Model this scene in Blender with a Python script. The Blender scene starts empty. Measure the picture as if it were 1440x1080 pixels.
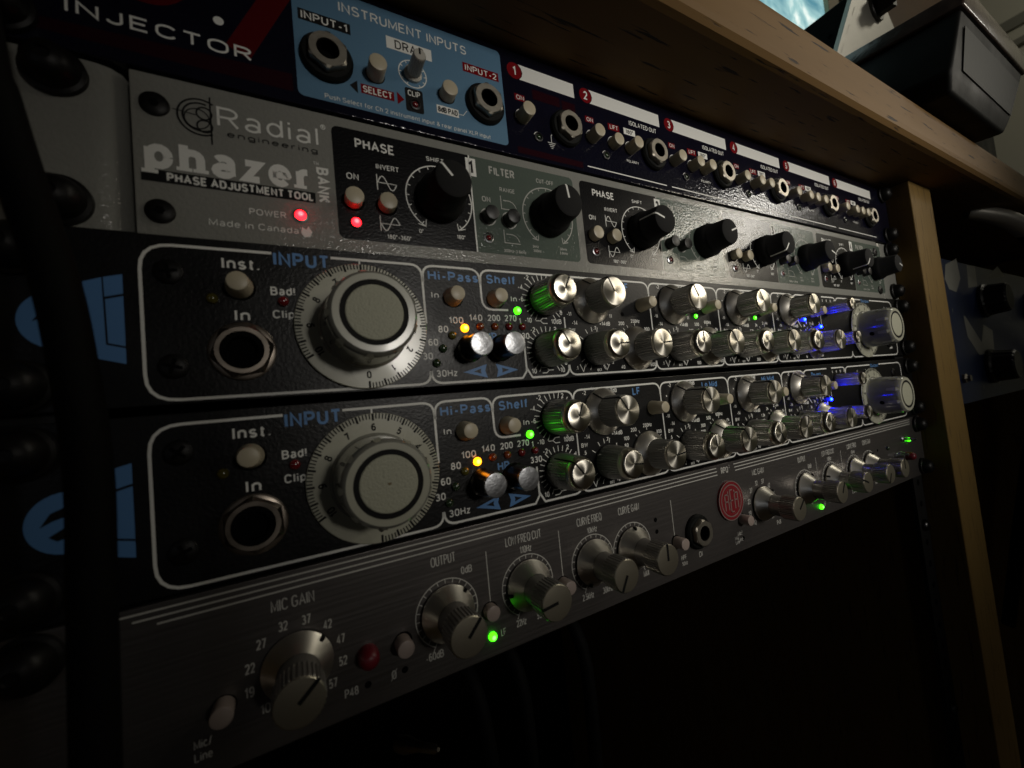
import bpy, math, random
from mathutils import Matrix, Vector
random.seed(7)
S = 0.001          # everything below is written in millimetres
sc = bpy.context.scene
COL = sc.collection
R = math.radians

# ------------------------------------------------------------------ camera
cam_d = bpy.data.cameras.new("camera")
cam = bpy.data.objects.new("camera", cam_d); COL.objects.link(cam); sc.camera = cam
right = Vector((0.8743, -0.4750, -0.0996)).normalized()
fwd = Vector((0.4814, 0.8749, 0.0535)).normalized()
right = (right - fwd * right.dot(fwd)).normalized()
up = right.cross(fwd)
mw = Matrix((right, up, -fwd)).transposed().to_4x4()
mw.translation = Vector((135.62, -129.72, 81.84)) * S
cam.matrix_world = mw
cam_d.sensor_width = 36.0
cam_d.lens = 36.0 * 577.49 / 1440.0
cam_d.clip_start = 0.002
cam_d.clip_end = 50
cam_d.dof.use_dof = True
cam_d.dof.focus_distance = 0.20
cam_d.dof.aperture_fstop = 14

# ------------------------------------------------------------------ light
w = bpy.data.worlds.new("World"); sc.world = w; w.use_nodes = True
w.node_tree.nodes["Background"].inputs[0].default_value = (1.0, 0.92, 0.78, 1)
w.node_tree.nodes["Background"].inputs[1].default_value = 0.005

def aim(o, loc, tgt):
    o.location = Vector(loc) * S
    d = (Vector(tgt) - Vector(loc)).normalized()
    o.rotation_euler = d.to_track_quat('-Z', 'Y').to_euler()

def spot(name, loc, tgt, power, size, blend, rad, col):
    d = bpy.data.lights.new(name, 'SPOT'); o = bpy.data.objects.new(name, d); COL.objects.link(o)
    d.energy = power; d.spot_size = R(size); d.spot_blend = blend; d.shadow_soft_size = rad; d.color = col
    aim(o, loc, tgt); return o

def area(name, loc, tgt, power, sx, sy, col):
    d = bpy.data.lights.new(name, 'AREA'); o = bpy.data.objects.new(name, d); COL.objects.link(o)
    d.shape = 'RECTANGLE'; d.energy = power; d.size = sx; d.size_y = sy; d.color = col
    aim(o, loc, tgt); return o

# a warm room lamp to the right, a low spot in front of the desk, added sheen spot and fills
spot("room_lamp", (1134, -622, 415), (390, -10, 185), 3.9, 20, 1.0, 0.075, (1.0, 0.89, 0.70))
spot("sheen_spot", (1207, -514, 500), (400, -10, 185), 2.8, 20, 1.0, 0.055, (1.0, 0.95, 0.86))  # second spot added to strengthen the sheen on the upper panels
spot("front_spot", (560, -1300, 330), (405, 0, 200), 34.0, 26.5, 1.0, 0.12, (1.0, 0.945, 0.86))
area("front_fill", (-700, -1200, 160), (300, 0, 90), 0.13, 0.16, 0.22, (0.85, 0.9, 1.0))  # weak cool fill added behind the camera for glints on the knob bevels
far = bpy.data.lights.new("wall_fill", 'POINT'); fo = bpy.data.objects.new("wall_fill", far); COL.objects.link(fo)
far.energy = 12; far.shadow_soft_size = .12; far.color = (1.0, 0.94, 0.78); fo.location = (2.3, -.9, 1.7)  # fill added to brighten the wall, bracket and upright

sc.view_settings.view_transform = 'Standard'
sc.view_settings.look = 'None'
sc.view_settings.exposure = 0.0
sc.view_settings.gamma = 1.0
sc.render.engine = 'CYCLES'
sc.cycles.use_denoising = True
sc.cycles.max_bounces = 6
sc.cycles.sample_clamp_indirect = 4.0

# ------------------------------------------------------------------ materials
def new_mat(name):
    m = bpy.data.materials.new(name); m.use_nodes = True
    nt = m.node_tree
    return m, nt, nt.nodes["Principled BSDF"]

def mat(name, col, rough=0.5, metal=0.0, bump=0.0, bscale=600, spec=0.5, var=0.0, vscale=60, coat=0.0, rvar=0.0, stretch=(1, 1, 1), aniso=0.0):
    m, nt, b = new_mat(name)
    b.inputs["Base Color"].default_value = (*col, 1)
    b.inputs["Roughness"].default_value = rough
    b.inputs["Metallic"].default_value = metal
    b.inputs["Specular IOR Level"].default_value = spec
    if coat: b.inputs["Coat Weight"].default_value = coat; b.inputs["Coat Roughness"].default_value = 0.08
    tc = nt.nodes.new("ShaderNodeTexCoord")
    mp = nt.nodes.new("ShaderNodeMapping"); mp.inputs["Scale"].default_value = stretch
    nt.links.new(tc.outputs["Object"], mp.inputs[0])
    if bump:
        n = nt.nodes.new("ShaderNodeTexNoise"); n.inputs["Scale"].default_value = bscale; n.inputs["Detail"].default_value = 3
        nt.links.new(mp.outputs[0], n.inputs["Vector"])
        bp = nt.nodes.new("ShaderNodeBump"); bp.inputs["Strength"].default_value = bump; bp.inputs["Distance"].default_value = 0.0002
        nt.links.new(n.outputs[0], bp.inputs["Height"]); nt.links.new(bp.outputs[0], b.inputs["Normal"])
    if var:
        n = nt.nodes.new("ShaderNodeTexNoise"); n.inputs["Scale"].default_value = vscale; n.inputs["Detail"].default_value = 6
        nt.links.new(mp.outputs[0], n.inputs["Vector"])
        mx = nt.nodes.new("ShaderNodeMix"); mx.data_type = 'RGBA'
        mx.inputs[6].default_value = tuple(c * (1 - var) for c in col) + (1,)
        mx.inputs[7].default_value = tuple(min(1, c * (1 + var)) for c in col) + (1,)
        nt.links.new(n.outputs[0], mx.inputs[0]); nt.links.new(mx.outputs[2], b.inputs["Base Color"])
    if rvar:
        n = nt.nodes.new("ShaderNodeTexNoise"); n.inputs["Scale"].default_value = 45; n.inputs["Detail"].default_value = 7
        nt.links.new(tc.outputs["Object"], n.inputs["Vector"])
        mr = nt.nodes.new("ShaderNodeMapRange"); mr.inputs[1].default_value = .3; mr.inputs[2].default_value = .7
        mr.inputs[3].default_value = max(0.03, rough - rvar); mr.inputs[4].default_value = rough + rvar
        nt.links.new(n.outputs[0], mr.inputs[0]); nt.links.new(mr.outputs[0], b.inputs["Roughness"])
    if aniso:
        b.inputs["Anisotropic"].default_value = aniso
        tg = nt.nodes.new("ShaderNodeTangent"); tg.direction_type = 'RADIAL'; tg.axis = 'Z'
        nt.links.new(tg.outputs[0], b.inputs["Tangent"])
    return m

def glow(name, col, strength, core=None):
    m, nt, b = new_mat(name)
    b.inputs["Base Color"].default_value = (*col, 1)
    b.inputs["Roughness"].default_value = 0.15
    b.inputs["Emission Color"].default_value = (*(core or col), 1)
    b.inputs["Emission Strength"].default_value = strength
    # the die in the middle of the lens burns out towards white
    c0 = core or col
    tc = nt.nodes.new("ShaderNodeTexCoord"); sp = nt.nodes.new("ShaderNodeSeparateXYZ"); nt.links.new(tc.outputs["Object"], sp.inputs[0])
    cx = nt.nodes.new("ShaderNodeCombineXYZ"); nt.links.new(sp.outputs[0], cx.inputs[0]); nt.links.new(sp.outputs[1], cx.inputs[1])
    ln = nt.nodes.new("ShaderNodeVectorMath"); ln.operation = 'LENGTH'; nt.links.new(cx.outputs[0], ln.inputs[0])
    mr = nt.nodes.new("ShaderNodeMapRange"); mr.interpolation_type = 'SMOOTHSTEP'
    mr.inputs[1].default_value = .0003; mr.inputs[2].default_value = .00095
    nt.links.new(ln.outputs["Value"], mr.inputs[0])
    mx = nt.nodes.new("ShaderNodeMix"); mx.data_type = 'RGBA'
    mx.inputs[6].default_value = tuple(min(1, v + .36 / strength) for v in c0) + (1,); mx.inputs[7].default_value = (*c0, 1)
    nt.links.new(mr.outputs[0], mx.inputs[0]); nt.links.new(mx.outputs[2], b.inputs["Emission Color"])
    return m

def wood(name, c1, c2, cd, grain=(1, 1, 1), rough=0.42, bumpd=0.0006):
    m, nt, b = new_mat(name)
    L = nt.links.new
    tc = nt.nodes.new("ShaderNodeTexCoord")
    mp = nt.nodes.new("ShaderNodeMapping"); mp.inputs["Scale"].default_value = grain
    L(tc.outputs["Object"], mp.inputs[0])
    n1 = nt.nodes.new("ShaderNodeTexNoise"); n1.inputs["Scale"].default_value = 22; n1.inputs["Detail"].default_value = 8; n1.inputs["Distortion"].default_value = .6
    n2 = nt.nodes.new("ShaderNodeTexNoise"); n2.inputs["Scale"].default_value = 300; n2.inputs["Detail"].default_value = 5
    L(mp.outputs[0], n1.inputs["Vector"]); L(mp.outputs[0], n2.inputs["Vector"])
    mx = nt.nodes.new("ShaderNodeMix"); mx.data_type = 'RGBA'
    mx.inputs[6].default_value = (*c1, 1); mx.inputs[7].default_value = (*c2, 1)
    L(n1.outputs[0], mx.inputs[0])
    cr = nt.nodes.new("ShaderNodeValToRGB"); cr.color_ramp.elements[0].position = 0.33; cr.color_ramp.elements[1].position = 0.38
    L(n2.outputs[0], cr.inputs[0])
    mx2 = nt.nodes.new("ShaderNodeMix"); mx2.data_type = 'RGBA'; mx2.inputs[6].default_value = (*cd, 1)
    L(cr.outputs[0], mx2.inputs[0]); L(mx.outputs[2], mx2.inputs[7]); L(mx2.outputs[2], b.inputs["Base Color"])
    bp = nt.nodes.new("ShaderNodeBump"); bp.inputs["Strength"].default_value = .5; bp.inputs["Distance"].default_value = bumpd
    L(cr.outputs[0], bp.inputs["Height"]); L(bp.outputs[0], b.inputs["Normal"])
    b.inputs["Roughness"].default_value = rough + .14; b.inputs["Specular IOR Level"].default_value = .28
    return m

M = {}
M['eq_panel'] = mat("black_textured_panel_paint", (.0045, .0045, .0048), .36, bump=.4, bscale=1000, rvar=.06, var=.3, vscale=400, spec=.3)
M['grey_panel'] = mat("warm_grey_panel_paint", (.27, .27, .245), .11, bump=.85, bscale=1000, rvar=.03, var=.06, vscale=700)
M['phase_black'] = mat("printed_black_panel_ink", (.005, .005, .006), .22, bump=.3, bscale=1300)
M['filter_green'] = mat("printed_grey_green_panel_ink", (.100, .125, .105), .12, bump=.75, bscale=1000)
M['navy'] = mat("glossy_navy_panel_paint", (.006, .006, .014), .11, bump=.7, bscale=700, var=.3)
M['sky_ink'] = mat("pale_blue_panel_ink", (.115, .235, .36), .32, bump=.3, bscale=900)
M['brushed'] = mat("brushed_dark_aluminium", (.135, .124, .119), .40, metal=.75, bump=.5, bscale=700, stretch=(.03, 1, 1), var=.12, vscale=500)
M['white_ink'] = mat("white_silkscreen_ink", (.85, .85, .80), .5, bump=.3, bscale=1500)
M['grey_ink'] = mat("pale_grey_silkscreen_ink", (.62, .61, .56), .45)
M['pale_ink'] = mat("silver_silkscreen_ink", (.46, .46, .42), .4)
M['red_ink'] = mat("dark_red_silkscreen_ink", (.20, .008, .012), .15, bump=.38, bscale=900)
M['logo_red'] = mat('logo_red_ink', (.085, .004, .006), .2, bump=.38, bscale=900)
M['deep_red_ink'] = mat("deep_red_panel_ink", (.022, .004, .008), .14, bump=.38, bscale=900)
M['black_ink'] = mat("black_silkscreen_ink", (.004, .004, .004), .6, spec=.2)
M['blue_ink'] = mat("blue_silkscreen_ink", (.095, .25, .54), .45)
M['cream'] = mat("cream_plastic", (.52, .46, .33), .38, bump=.15, bscale=500, var=.05)
M['pink_cream'] = mat("pinkish_grey_plastic", (.42, .34, .30), .4, var=.05)
M['dial'] = mat("ivory_dial_plastic", (.47, .465, .37), .28, var=.10, vscale=90, rvar=.06, coat=.3)
M['dial_body'] = mat("clear_ivory_knob_plastic", (.25, .25, .215), .16, var=.08, vscale=80, coat=.6, rvar=.06)
M['dial_cap'] = mat("grained_ivory_cap_plastic", (.45, .45, .34), .5, bump=1.0, bscale=1500, var=.06, vscale=900)
M['black_plastic'] = mat("black_plastic", (.010, .010, .010), .42, bump=.2, bscale=900)
M['soft_black'] = mat("soft_touch_black_rubber", (.011, .011, .011), .8, bump=.2, bscale=800, spec=.2)
M['hole'] = mat("unlit_hole_black", (.002, .002, .002), .9, spec=.1)
M['spun'] = mat("spun_aluminium", (.80, .76, .66), .30, metal=1, aniso=.85)
M['skirt'] = mat("turned_aluminium_skirt", (.86, .82, .74), .36, metal=1, aniso=.3)
M['body_metal'] = mat("knurled_dark_aluminium", (.46, .45, .43), .36, metal=.85, bump=.3, bscale=1500)
M['grip_metal'] = mat("grey_anodised_aluminium", (.36, .345, .32), .38, metal=.8)
M['cap_flat'] = mat("matt_anodised_knob_face", (.52, .48, .38), .36, metal=.95, bump=.3, bscale=2500, var=.05)
M['chrome'] = mat("scratched_chrome", (.46, .47, .49), .34, metal=1, bump=.9, bscale=350, rvar=.15)
M['black_chrome'] = mat("dark_polished_metal", (.09, .09, .09), .28, metal=1)
M['nickel'] = mat("worn_nickel_nut", (.36, .31, .26), .36, metal=1, var=.35, vscale=300, rvar=.1)
M['brass'] = mat("brass_nut", (.40, .37, .31), .42, metal=1, bump=.3, bscale=500, var=.15, vscale=300)
M['screw'] = mat("black_oxide_screw", (.006, .0055, .005), .42, metal=.1, spec=.25, bump=.3, bscale=900)
M['led_red'] = glow("lit_red_indicator", (1, .03, .05), 11.0, (1, .006, .010))
M['led_green'] = glow("lit_green_indicator", (.2, 1, .02), 4.2, (.045, 1, .004))
M['led_yellow'] = glow("lit_yellow_indicator", (1, .6, .02), 6.0, (1, .27, .003))
M['led_blue'] = glow("lit_blue_indicator", (.02, .1, 1), 110.0, (.0009, .006, 1))
M['off_red'] = mat("dark_red_lens", (.16, .008, .010), .2, coat=1)
M['off_orange'] = mat("dark_orange_lens", (.24, .045, .010), .2, coat=1)
M['off_green'] = mat("dark_green_lens", (.022, .045, .018), .2, coat=1)
M['off_yellow'] = mat("dark_yellow_lens", (.10, .085, .012), .2, coat=1)
M['red_plastic'] = mat("deep_red_plastic_button", (.15, .007, .015), .4)
M['badge_red'] = mat("red_enamel", (.26, .018, .025), .3, coat=.8)
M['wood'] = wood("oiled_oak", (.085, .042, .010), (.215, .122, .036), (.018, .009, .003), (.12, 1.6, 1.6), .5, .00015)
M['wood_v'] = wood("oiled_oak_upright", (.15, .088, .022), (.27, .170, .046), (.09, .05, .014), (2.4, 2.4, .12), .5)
M['case_black'] = mat("moulded_black_plastic", (.004, .0045, .004), .6, bump=.35, bscale=250, rvar=.08, spec=.16)
M['wall'] = mat("olive_white_wall_paint", (.62, .60, .49), .8, var=.04, vscale=6)
M['trim'] = mat("grey_wall_moulding", (.25, .245, .20), .6)
M['braid'] = mat("black_braided_sleeve", (.0025, .0025, .0022), .7, spec=.12, bump=1.0, bscale=700)
M['rubber'] = mat("black_cable_rubber", (.0025, .0025, .0025), .7, spec=.12)
M['blue_panel'] = mat("deep_blue_panel_paint", (.007, .020, .075), .4, bump=.5, bscale=900, var=.1)
M['alu'] = mat("cast_aluminium", (.52, .50, .44), .45, metal=.35, bump=.3, bscale=400, var=.08)
M['floor'] = mat("dark_floor_boards", (.09, .06, .035), .6, var=.2, vscale=5)
M['stain'] = mat('brown_stain', (.20, .15, .07), .6)
M['rack_black'] = mat("black_rack_steel", (.008, .008, .008), .5)

# ------------------------------------------------------------------ mesh builder
# ------------------------------------------------------------------ a small monoline stroke alphabet (cap height 1)
def arc(cx, cy, rx, ry, a0, a1, n=10):
    return [(cx + rx * math.cos(R(a0 + (a1 - a0) * i / n)), cy + ry * math.sin(R(a0 + (a1 - a0) * i / n))) for i in range(n + 1)]
G = {
 'A': (.70, [[(0, 0), (.35, 1), (.70, 0)], [(.13, .34), (.57, .34)]]),
 'B': (.60, [[(.30, .53), (0, .53), (0, 0), (.34, 0)] + arc(.34, .265, .26, .265, -90, 90, 8)[1:] + [(.30, .53)], [(0, .5), (0, 1), (.32, 1)] + arc(.32, .765, .23, .235, 90, -90, 8)[1:]]),
 'C': (.64, [arc(.34, .68, .32, .32, 25, 180) + arc(.34, .32, .32, .32, 180, 335)]),
 'D': (.64, [[(0, 0), (.27, 0)] + arc(.27, .37, .35, .37, -90, 0, 6)[1:] + arc(.27, .63, .35, .37, 0, 90, 6) + [(0, 1), (0, -.04)]]),
 'E': (.52, [[(.52, 0), (0, 0), (0, 1), (.52, 1)], [(0, .52), (.46, .52)]]),
 'F': (.50, [[(0, 0), (0, 1), (.50, 1)], [(0, .50), (.44, .50)]]),
 'G': (.68, [arc(.34, .68, .32, .32, 30, 180) + arc(.34, .33, .32, .33, 180, 340) + [(.66, .46), (.38, .46)]]),
 'H': (.60, [[(0, 0), (0, 1)], [(.60, 0), (.60, 1)], [(0, .52), (.60, .52)]]),
 'I': (.02, [[(.01, 0), (.01, 1)]]),
 'J': (.44, [[(.44, 1), (.44, .24)] + arc(.22, .23, .22, .23, 0, -180)]),
 'K': (.60, [[(0, 0), (0, 1)], [(.56, 1), (0, .38)], [(.2, .58), (.60, 0)]]),
 'L': (.48, [[(0, 1), (0, 0), (.48, 0)]]),
 'M': (.74, [[(0, 0), (0, 1), (.37, .12), (.74, 1), (.74, 0)]]),
 'N': (.60, [[(0, 0), (0, 1), (.60, 0), (.60, 1)]]),
 'O': (.70, [arc(.35, .66, .35, .34, 0, 180) + arc(.35, .34, .35, .34, 180, 360) + [(.70, .68)]]),
 'P': (.56, [[(0, 0), (0, 1), (.30, 1)] + arc(.30, .735, .26, .265, 90, -90)[1:] + [(0, .47)]]),
 'Q': (.70, [arc(.35, .66, .35, .34, 0, 180) + arc(.35, .34, .35, .34, 180, 360) + [(.70, .68)], [(.42, .26), (.70, -.04)]]),
 'R': (.60, [[(0, 0), (0, 1), (.32, 1)] + arc(.32, .745, .26, .255, 90, -90)[1:] + [(0, .49)], [(.32, .49), (.60, 0)]]),
 'S': (.58, [arc(.29, .745, .27, .255, 20, 270, 12) + arc(.29, .25, .29, .25, 90, -160, 12)]),
 'T': (.60, [[(0, 1), (.60, 1)], [(.30, 1), (.30, 0)]]),
 'U': (.58, [[(0, 1), (0, .30)] + arc(.29, .29, .29, .29, 180, 360) + [(.58, 1)]]),
 'V': (.66, [[(0, 1), (.33, 0), (.66, 1)]]),
 'W': (.92, [[(0, 1), (.23, 0), (.46, .95), (.69, 0), (.92, 1)]]),
 'X': (.62, [[(0, 0), (.62, 1)], [(0, 1), (.62, 0)]]),
 'Y': (.62, [[(0, 1), (.31, .45), (.62, 1)], [(.31, .45), (.31, 0)]]),
 'Z': (.56, [[(0, 1), (.56, 1), (0, 0), (.56, 0)]]),
 '0': (.52, [arc(.26, .70, .26, .30, 0, 180) + arc(.26, .30, .26, .30, 180, 360) + [(.52, .72)]]),
 '1': (.26, [[(0, .76), (.22, .98), (.22, 0)]]),
 '2': (.52, [arc(.26, .72, .25, .28, 165, -25) + [(.02, .02), (.53, .02)]]),
 '3': (.52, [arc(.25, .75, .23, .24, 150, -90, 10) + [(.2, .52)], [(.2, .52)] + arc(.25, .265, .26, .265, 90, -155, 10)]),
 '4': (.56, [[(.56, .26), (0, .26), (.40, 1), (.40, 0)]]),
 '5': (.52, [[(.48, .98), (.10, .98), (.05, .50)] + arc(.25, .32, .26, .31, 140, -150, 10)]),
 '6': (.52, [arc(.27, .30, .25, .30, 0, 360, 14), arc(.30, .60, .28, .39, 55, 180, 6) + [(.02, .28)]]),
 '7': (.50, [[(0, .98), (.50, .98), (.16, 0)]]),
 '8': (.52, [arc(.26, .76, .22, .235, 0, 360, 14), arc(.26, .265, .26, .265, 0, 360, 14)]),
 '9': (.52, [arc(.25, .70, .25, .30, 0, 360, 14), [(.50, .72)] + arc(.22, .40, .28, .39, 0, -125, 6)]),
 'a': (.46, [arc(.23, .53, .21, .19, 150, 0, 6) + [(.44, 0)], arc(.22, .18, .21, .19, 0, 360, 12)]),
 'b': (.48, [[(0, 1), (0, 0)], arc(.24, .36, .24, .36, 0, 360, 14)]),
 'c': (.44, [arc(.24, .36, .24, .36, 40, 320, 12)]),
 'd': (.48, [[(.48, 1), (.48, 0)], arc(.24, .36, .24, .36, 0, 360, 14)]),
 'e': (.48, [[(.02, .38), (.47, .38)] + arc(.24, .36, .24, .36, 5, 320, 14)[0:]]),
 'f': (.26, [[(.10, 0), (.10, .80)] + arc(.26, .80, .16, .19, 180, 90, 4), [(0, .68), (.26, .68)]]),
 'g': (.48, [[(.48, .70), (.48, -.06)] + arc(.24, -.06, .24, .20, 0, -150, 6), arc(.24, .37, .24, .34, 0, 360, 14)]),
 'h': (.44, [[(0, 1), (0, 0)], arc(.22, .48, .22, .24, 180, 0, 7) + [(.44, 0)]]),
 'i': (.02, [[(.01, 0), (.01, .70)], [(.01, .88), (.01, 1.0)]]),
 'k': (.44, [[(0, 0), (0, 1)], [(.40, .70), (0, .26)], [(.15, .42), (.44, 0)]]),
 'l': (.02, [[(.01, 0), (.01, 1)]]),
 'm': (.76, [[(0, 0), (0, .70)], arc(.19, .50, .19, .21, 180, 0, 6) + [(.38, 0)], arc(.57, .50, .19, .21, 180, 0, 6) + [(.76, 0)]]),
 'n': (.44, [[(0, 0), (0, .70)], arc(.22, .48, .22, .24, 180, 0, 7) + [(.44, 0)]]),
 'o': (.48, [arc(.24, .36, .24, .36, 0, 360, 16)]),
 'p': (.48, [[(0, .70), (0, -.26)], arc(.24, .36, .24, .36, 0, 360, 14)]),
 'r': (.28, [[(0, 0), (0, .70)], arc(.22, .44, .22, .26, 180, 80, 5)]),
 's': (.40, [arc(.20, .53, .19, .18, 25, 270, 8) + arc(.20, .18, .20, .17, 90, -160, 8)]),
 't': (.26, [[(.10, .92), (.10, .16)] + arc(.24, .16, .14, .15, 180, 270, 4), [(0, .70), (.26, .70)]]),
 'u': (.44, [[(.44, 0), (.44, .70)], [(0, .70), (0, .24)] + arc(.22, .24, .22, .23, 180, 360, 7)]),
 'v': (.44, [[(0, .70), (.22, 0), (.44, .70)]]),
 'x': (.42, [[(0, .70), (.42, 0)], [(0, 0), (.42, .70)]]),
 'z': (.40, [[(0, .69), (.40, .69), (0, .01), (.40, .01)]]),
 '.': (.04, [[(.02, 0), (.02, .09)]]), '!': (.04, [[(.02, 0), (.02, .10)], [(.02, .28), (.02, 1)]]),
 '-': (.28, [[(0, .36), (.28, .36)]]), '+': (.46, [[(0, .4), (.46, .4)], [(.23, .16), (.23, .64)]]),
 '~': (.40, [[(0, .36), (.1, .44), (.3, .30), (.40, .40)]]), '°': (.20, [arc(.10, .88, .10, .11, 0, 360, 8)]),
 '/': (.36, [[(0, -.05), (.36, 1.05)]]), '&': (.60, [[(.60, 0), (.12, .70)] + arc(.27, .80, .16, .19, 200, -20, 7) + [(.06, .34)] + arc(.26, .24, .25, .24, 160, 350, 7) + [(.56, .44)]]),
 '®': (.62, [arc(.31, .5, .42, .46, 0, 360, 18), [(.2, .25), (.2, .75), (.36, .75), (.42, .62), (.34, .5), (.2, .5)], [(.32, .5), (.44, .25)]]),
}
class MB:
    def __init__(s): s.v = []; s.f = []
    def add(s, vs, fs):
        o = len(s.v); s.v += [tuple(p) for p in vs]; s.f += [tuple(i + o for i in f) for f in fs]; return s
    def box(s, x0, x1, y0, y1, z0, z1):
        return s.add([(x, y, z) for z in (z0, z1) for y in (y0, y1) for x in (x0, x1)],
                     [(0, 2, 3, 1), (4, 5, 7, 6), (0, 1, 5, 4), (2, 6, 7, 3), (0, 4, 6, 2), (1, 3, 7, 5)])
    def bbox(s, x0, x1, y0, y1, z0, z1, b):      # box with chamfered edges
        import bmesh
        bm = bmesh.new(); t = MB().box(x0, x1, y0, y1, z0, z1)
        vs = [bm.verts.new(p) for p in t.v]
        for f in t.f: bm.faces.new([vs[i] for i in f])
        bmesh.ops.bevel(bm, geom=list(bm.edges), offset=b, segments=3, affect='EDGES', profile=.6)
        bm.verts.index_update()
        s.add([tuple(v.co) for v in bm.verts], [[v.index for v in f.verts] for f in bm.faces]); bm.free(); return s
    def lathe(s, prof, n=32, cx=0, cy=0, flute=None, cap0=False, cap1=True, fn=24):
        vs = []; m = len(prof)
        for k, (r, z) in enumerate(prof):
            fl = flute[k] if flute else 0
            for i in range(n):
                a = 2 * math.pi * i / n
                rr = r - (fl if (i * fn * 2 // n) % 2 else 0)
                vs.append((cx + rr * math.cos(a), cy + rr * math.sin(a), z))
        fs = [(k * n + i, k * n + (i + 1) % n, (k + 1) * n + (i + 1) % n, (k + 1) * n + i) for k in range(m - 1) for i in range(n)]
        if cap1: fs.append(tuple((m - 1) * n + i for i in range(n)))
        if cap0: fs.append(tuple(range(n - 1, -1, -1)))
        return s.add(vs, fs)
    def ring(s, cx, cy, r0, r1, z, n=40, a0=0, a1=360):  # flat annulus
        k = n + 1; vs = []
        for i in range(k):
            a = R(90 - (a0 + (a1 - a0) * i / n)); c, t = math.cos(a), math.sin(a)
            vs += [(cx + r1 * c, cy + r1 * t, z), (cx + r0 * c, cy + r0 * t, z)]
        return s.add(vs, [(2 * i, 2 * i + 1, 2 * i + 3, 2 * i + 2) for i in range(n)])
    def line(s, pts, wd, z, closed=False):
        n = len(pts)
        if closed: pts = pts + [pts[0]]; n += 1
        vs = []
        for i in range(n):
            p = Vector(pts[i]); a = Vector(pts[i - 1]) if i else None; b = Vector(pts[i + 1]) if i < n - 1 else None
            if closed and i == 0: a = Vector(pts[-2])
            if closed and i == n - 1: b = Vector(pts[1])
            d1 = (p - a).normalized() if a is not None else (b - p).normalized()
            d2 = (b - p).normalized() if b is not None else d1
            t = (d1 + d2); t = t.normalized() if t.length > 1e-6 else d1
            nn = Vector((-t.y, t.x)); c = max(.5, nn.dot(Vector((-d1.y, d1.x))))
            o = nn * (wd / 2 / c)
            vs += [(p.x + o.x, p.y + o.y, z), (p.x - o.x, p.y - o.y, z)]
        return s.add(vs, [(2 * i, 2 * i + 1, 2 * i + 3, 2 * i + 2) for i in range(n - 1)])
    def poly(s, pts, z): return s.add([(x, y, z) for x, y in pts], [tuple(range(len(pts)))])
    def prism(s, pts, z0, z1):
        n = len(pts)
        return s.add([(x, y, z0) for x, y in pts] + [(x, y, z1) for x, y in pts],
                     [tuple(range(n, 2 * n)), tuple(range(n - 1, -1, -1))] + [(i, (i + 1) % n, n + (i + 1) % n, n + i) for i in range(n)])
    def text(s, t, cx, cy, h, w=None, z=.06, bold=.012, ital=0.0, rot=0, align='C', wf=1.0, serif=False):
        wt = .13 + bold * 2.1                        # stroke weight in cap heights
        xs, pen = [], 0.0
        for ch in t:
            if ch == ' ': pen += .34; continue
            xs.append((ch, pen)); pen += G[ch][0] + .14 + wt
        tot = pen - .14 - wt
        hh = h * (1 - wt * .5)
        kx = ((w - wt * h) / max(tot, .02)) if (w and tot > .1) else hh * wf
        c, sn = math.cos(R(rot)), math.sin(R(rot)); j = 0
        for ch, px in xs:
            for st in G[ch][1]:
                q = []
                for x, y in st:
                    X = (x + px - tot / 2) * kx + ital * (y - .5) * h; Y = (y - .5) * hh
                    q.append((cx + X * c - Y * sn, cy + X * sn + Y * c))
                s.line(q, wt * h, z + .004 * (j % 3)); j += 1
            if serif:
                for x, y in ((0, 0), (G[ch][0], 0)):
                    if ch in 'phr' and (ch != 'r' or x == 0):
                        yy = -.26 if ch == 'p' and x == 0 else 0
                        if ch == 'p' and x: continue
                        X = (x + px - tot / 2) * kx; Y = (yy - .5) * hh
                        s.line([(cx + X - h * .22, cy + Y), (cx + X + h * .22, cy + Y)], wt * h * .5, z + .012)
        return s
    def mesh(s, name, m, smooth=False):
        me = bpy.data.meshes.new(name)
        me.from_pydata([(x * S, y * S, z * S) for x, y, z in s.v], [], s.f)
        me.materials.append(m)
        if smooth:
            me.polygons.foreach_set('use_smooth', [True] * len(me.polygons))
            try: me.set_sharp_from_angle(angle=R(35))
            except Exception: pass
        me.update(); return me

def obj(name, mesh, parent=None, loc=(0, 0, 0), rot=0.0, label=None):
    o = bpy.data.objects.new(name, mesh); COL.objects.link(o)
    o.parent = parent; o.location = Vector(loc) * S; o.rotation_euler = (0, 0, R(rot))
    if label: o['label'] = label
    return o

JOINED = ('panel_lines', 'printed_lettering', 'dial_markings', 'rail_holes', 'perforations', 'finger_notches', 'badge_lettering', 'printed_blocks', 'wall_trim')
def put(mb, name, m, parent, smooth=False, **k):
    o = obj(name, mb.mesh(name, m, smooth), parent, **k)
    if name in JOINED and name != 'wall_trim': o['kind'] = 'stuff'
    return o

def thing(name, label, cat, loc=(0, 0, 0), rot=(90, 0, 0), group=None):
    o = bpy.data.objects.new(name, None); COL.objects.link(o); o.empty_display_size = .01
    o.location = Vector(loc) * S; o.rotation_euler = tuple(R(a) for a in rot)
    o['label'] = label; o['category'] = cat
    if group: o['group'] = group
    return o

def rrect(x0, x1, y0, y1, r, seg=6, which='abcd'):
    pts = []
    for (cx, cy, a, key) in ((x1 - r, y0 + r, -90, 'a'), (x1 - r, y1 - r, 0, 'b'), (x0 + r, y1 - r, 90, 'c'), (x0 + r, y0 + r, 180, 'd')):
        if key in which:
            for i in range(seg + 1):
                t = R(a + 90 * i / seg); pts.append((cx + r * math.cos(t), cy + r * math.sin(t)))
        else:
            pts.append((cx + (r if a in (-90, 0) else -r), cy + (r if a in (0, 90) else -r)))
    return pts

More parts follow.
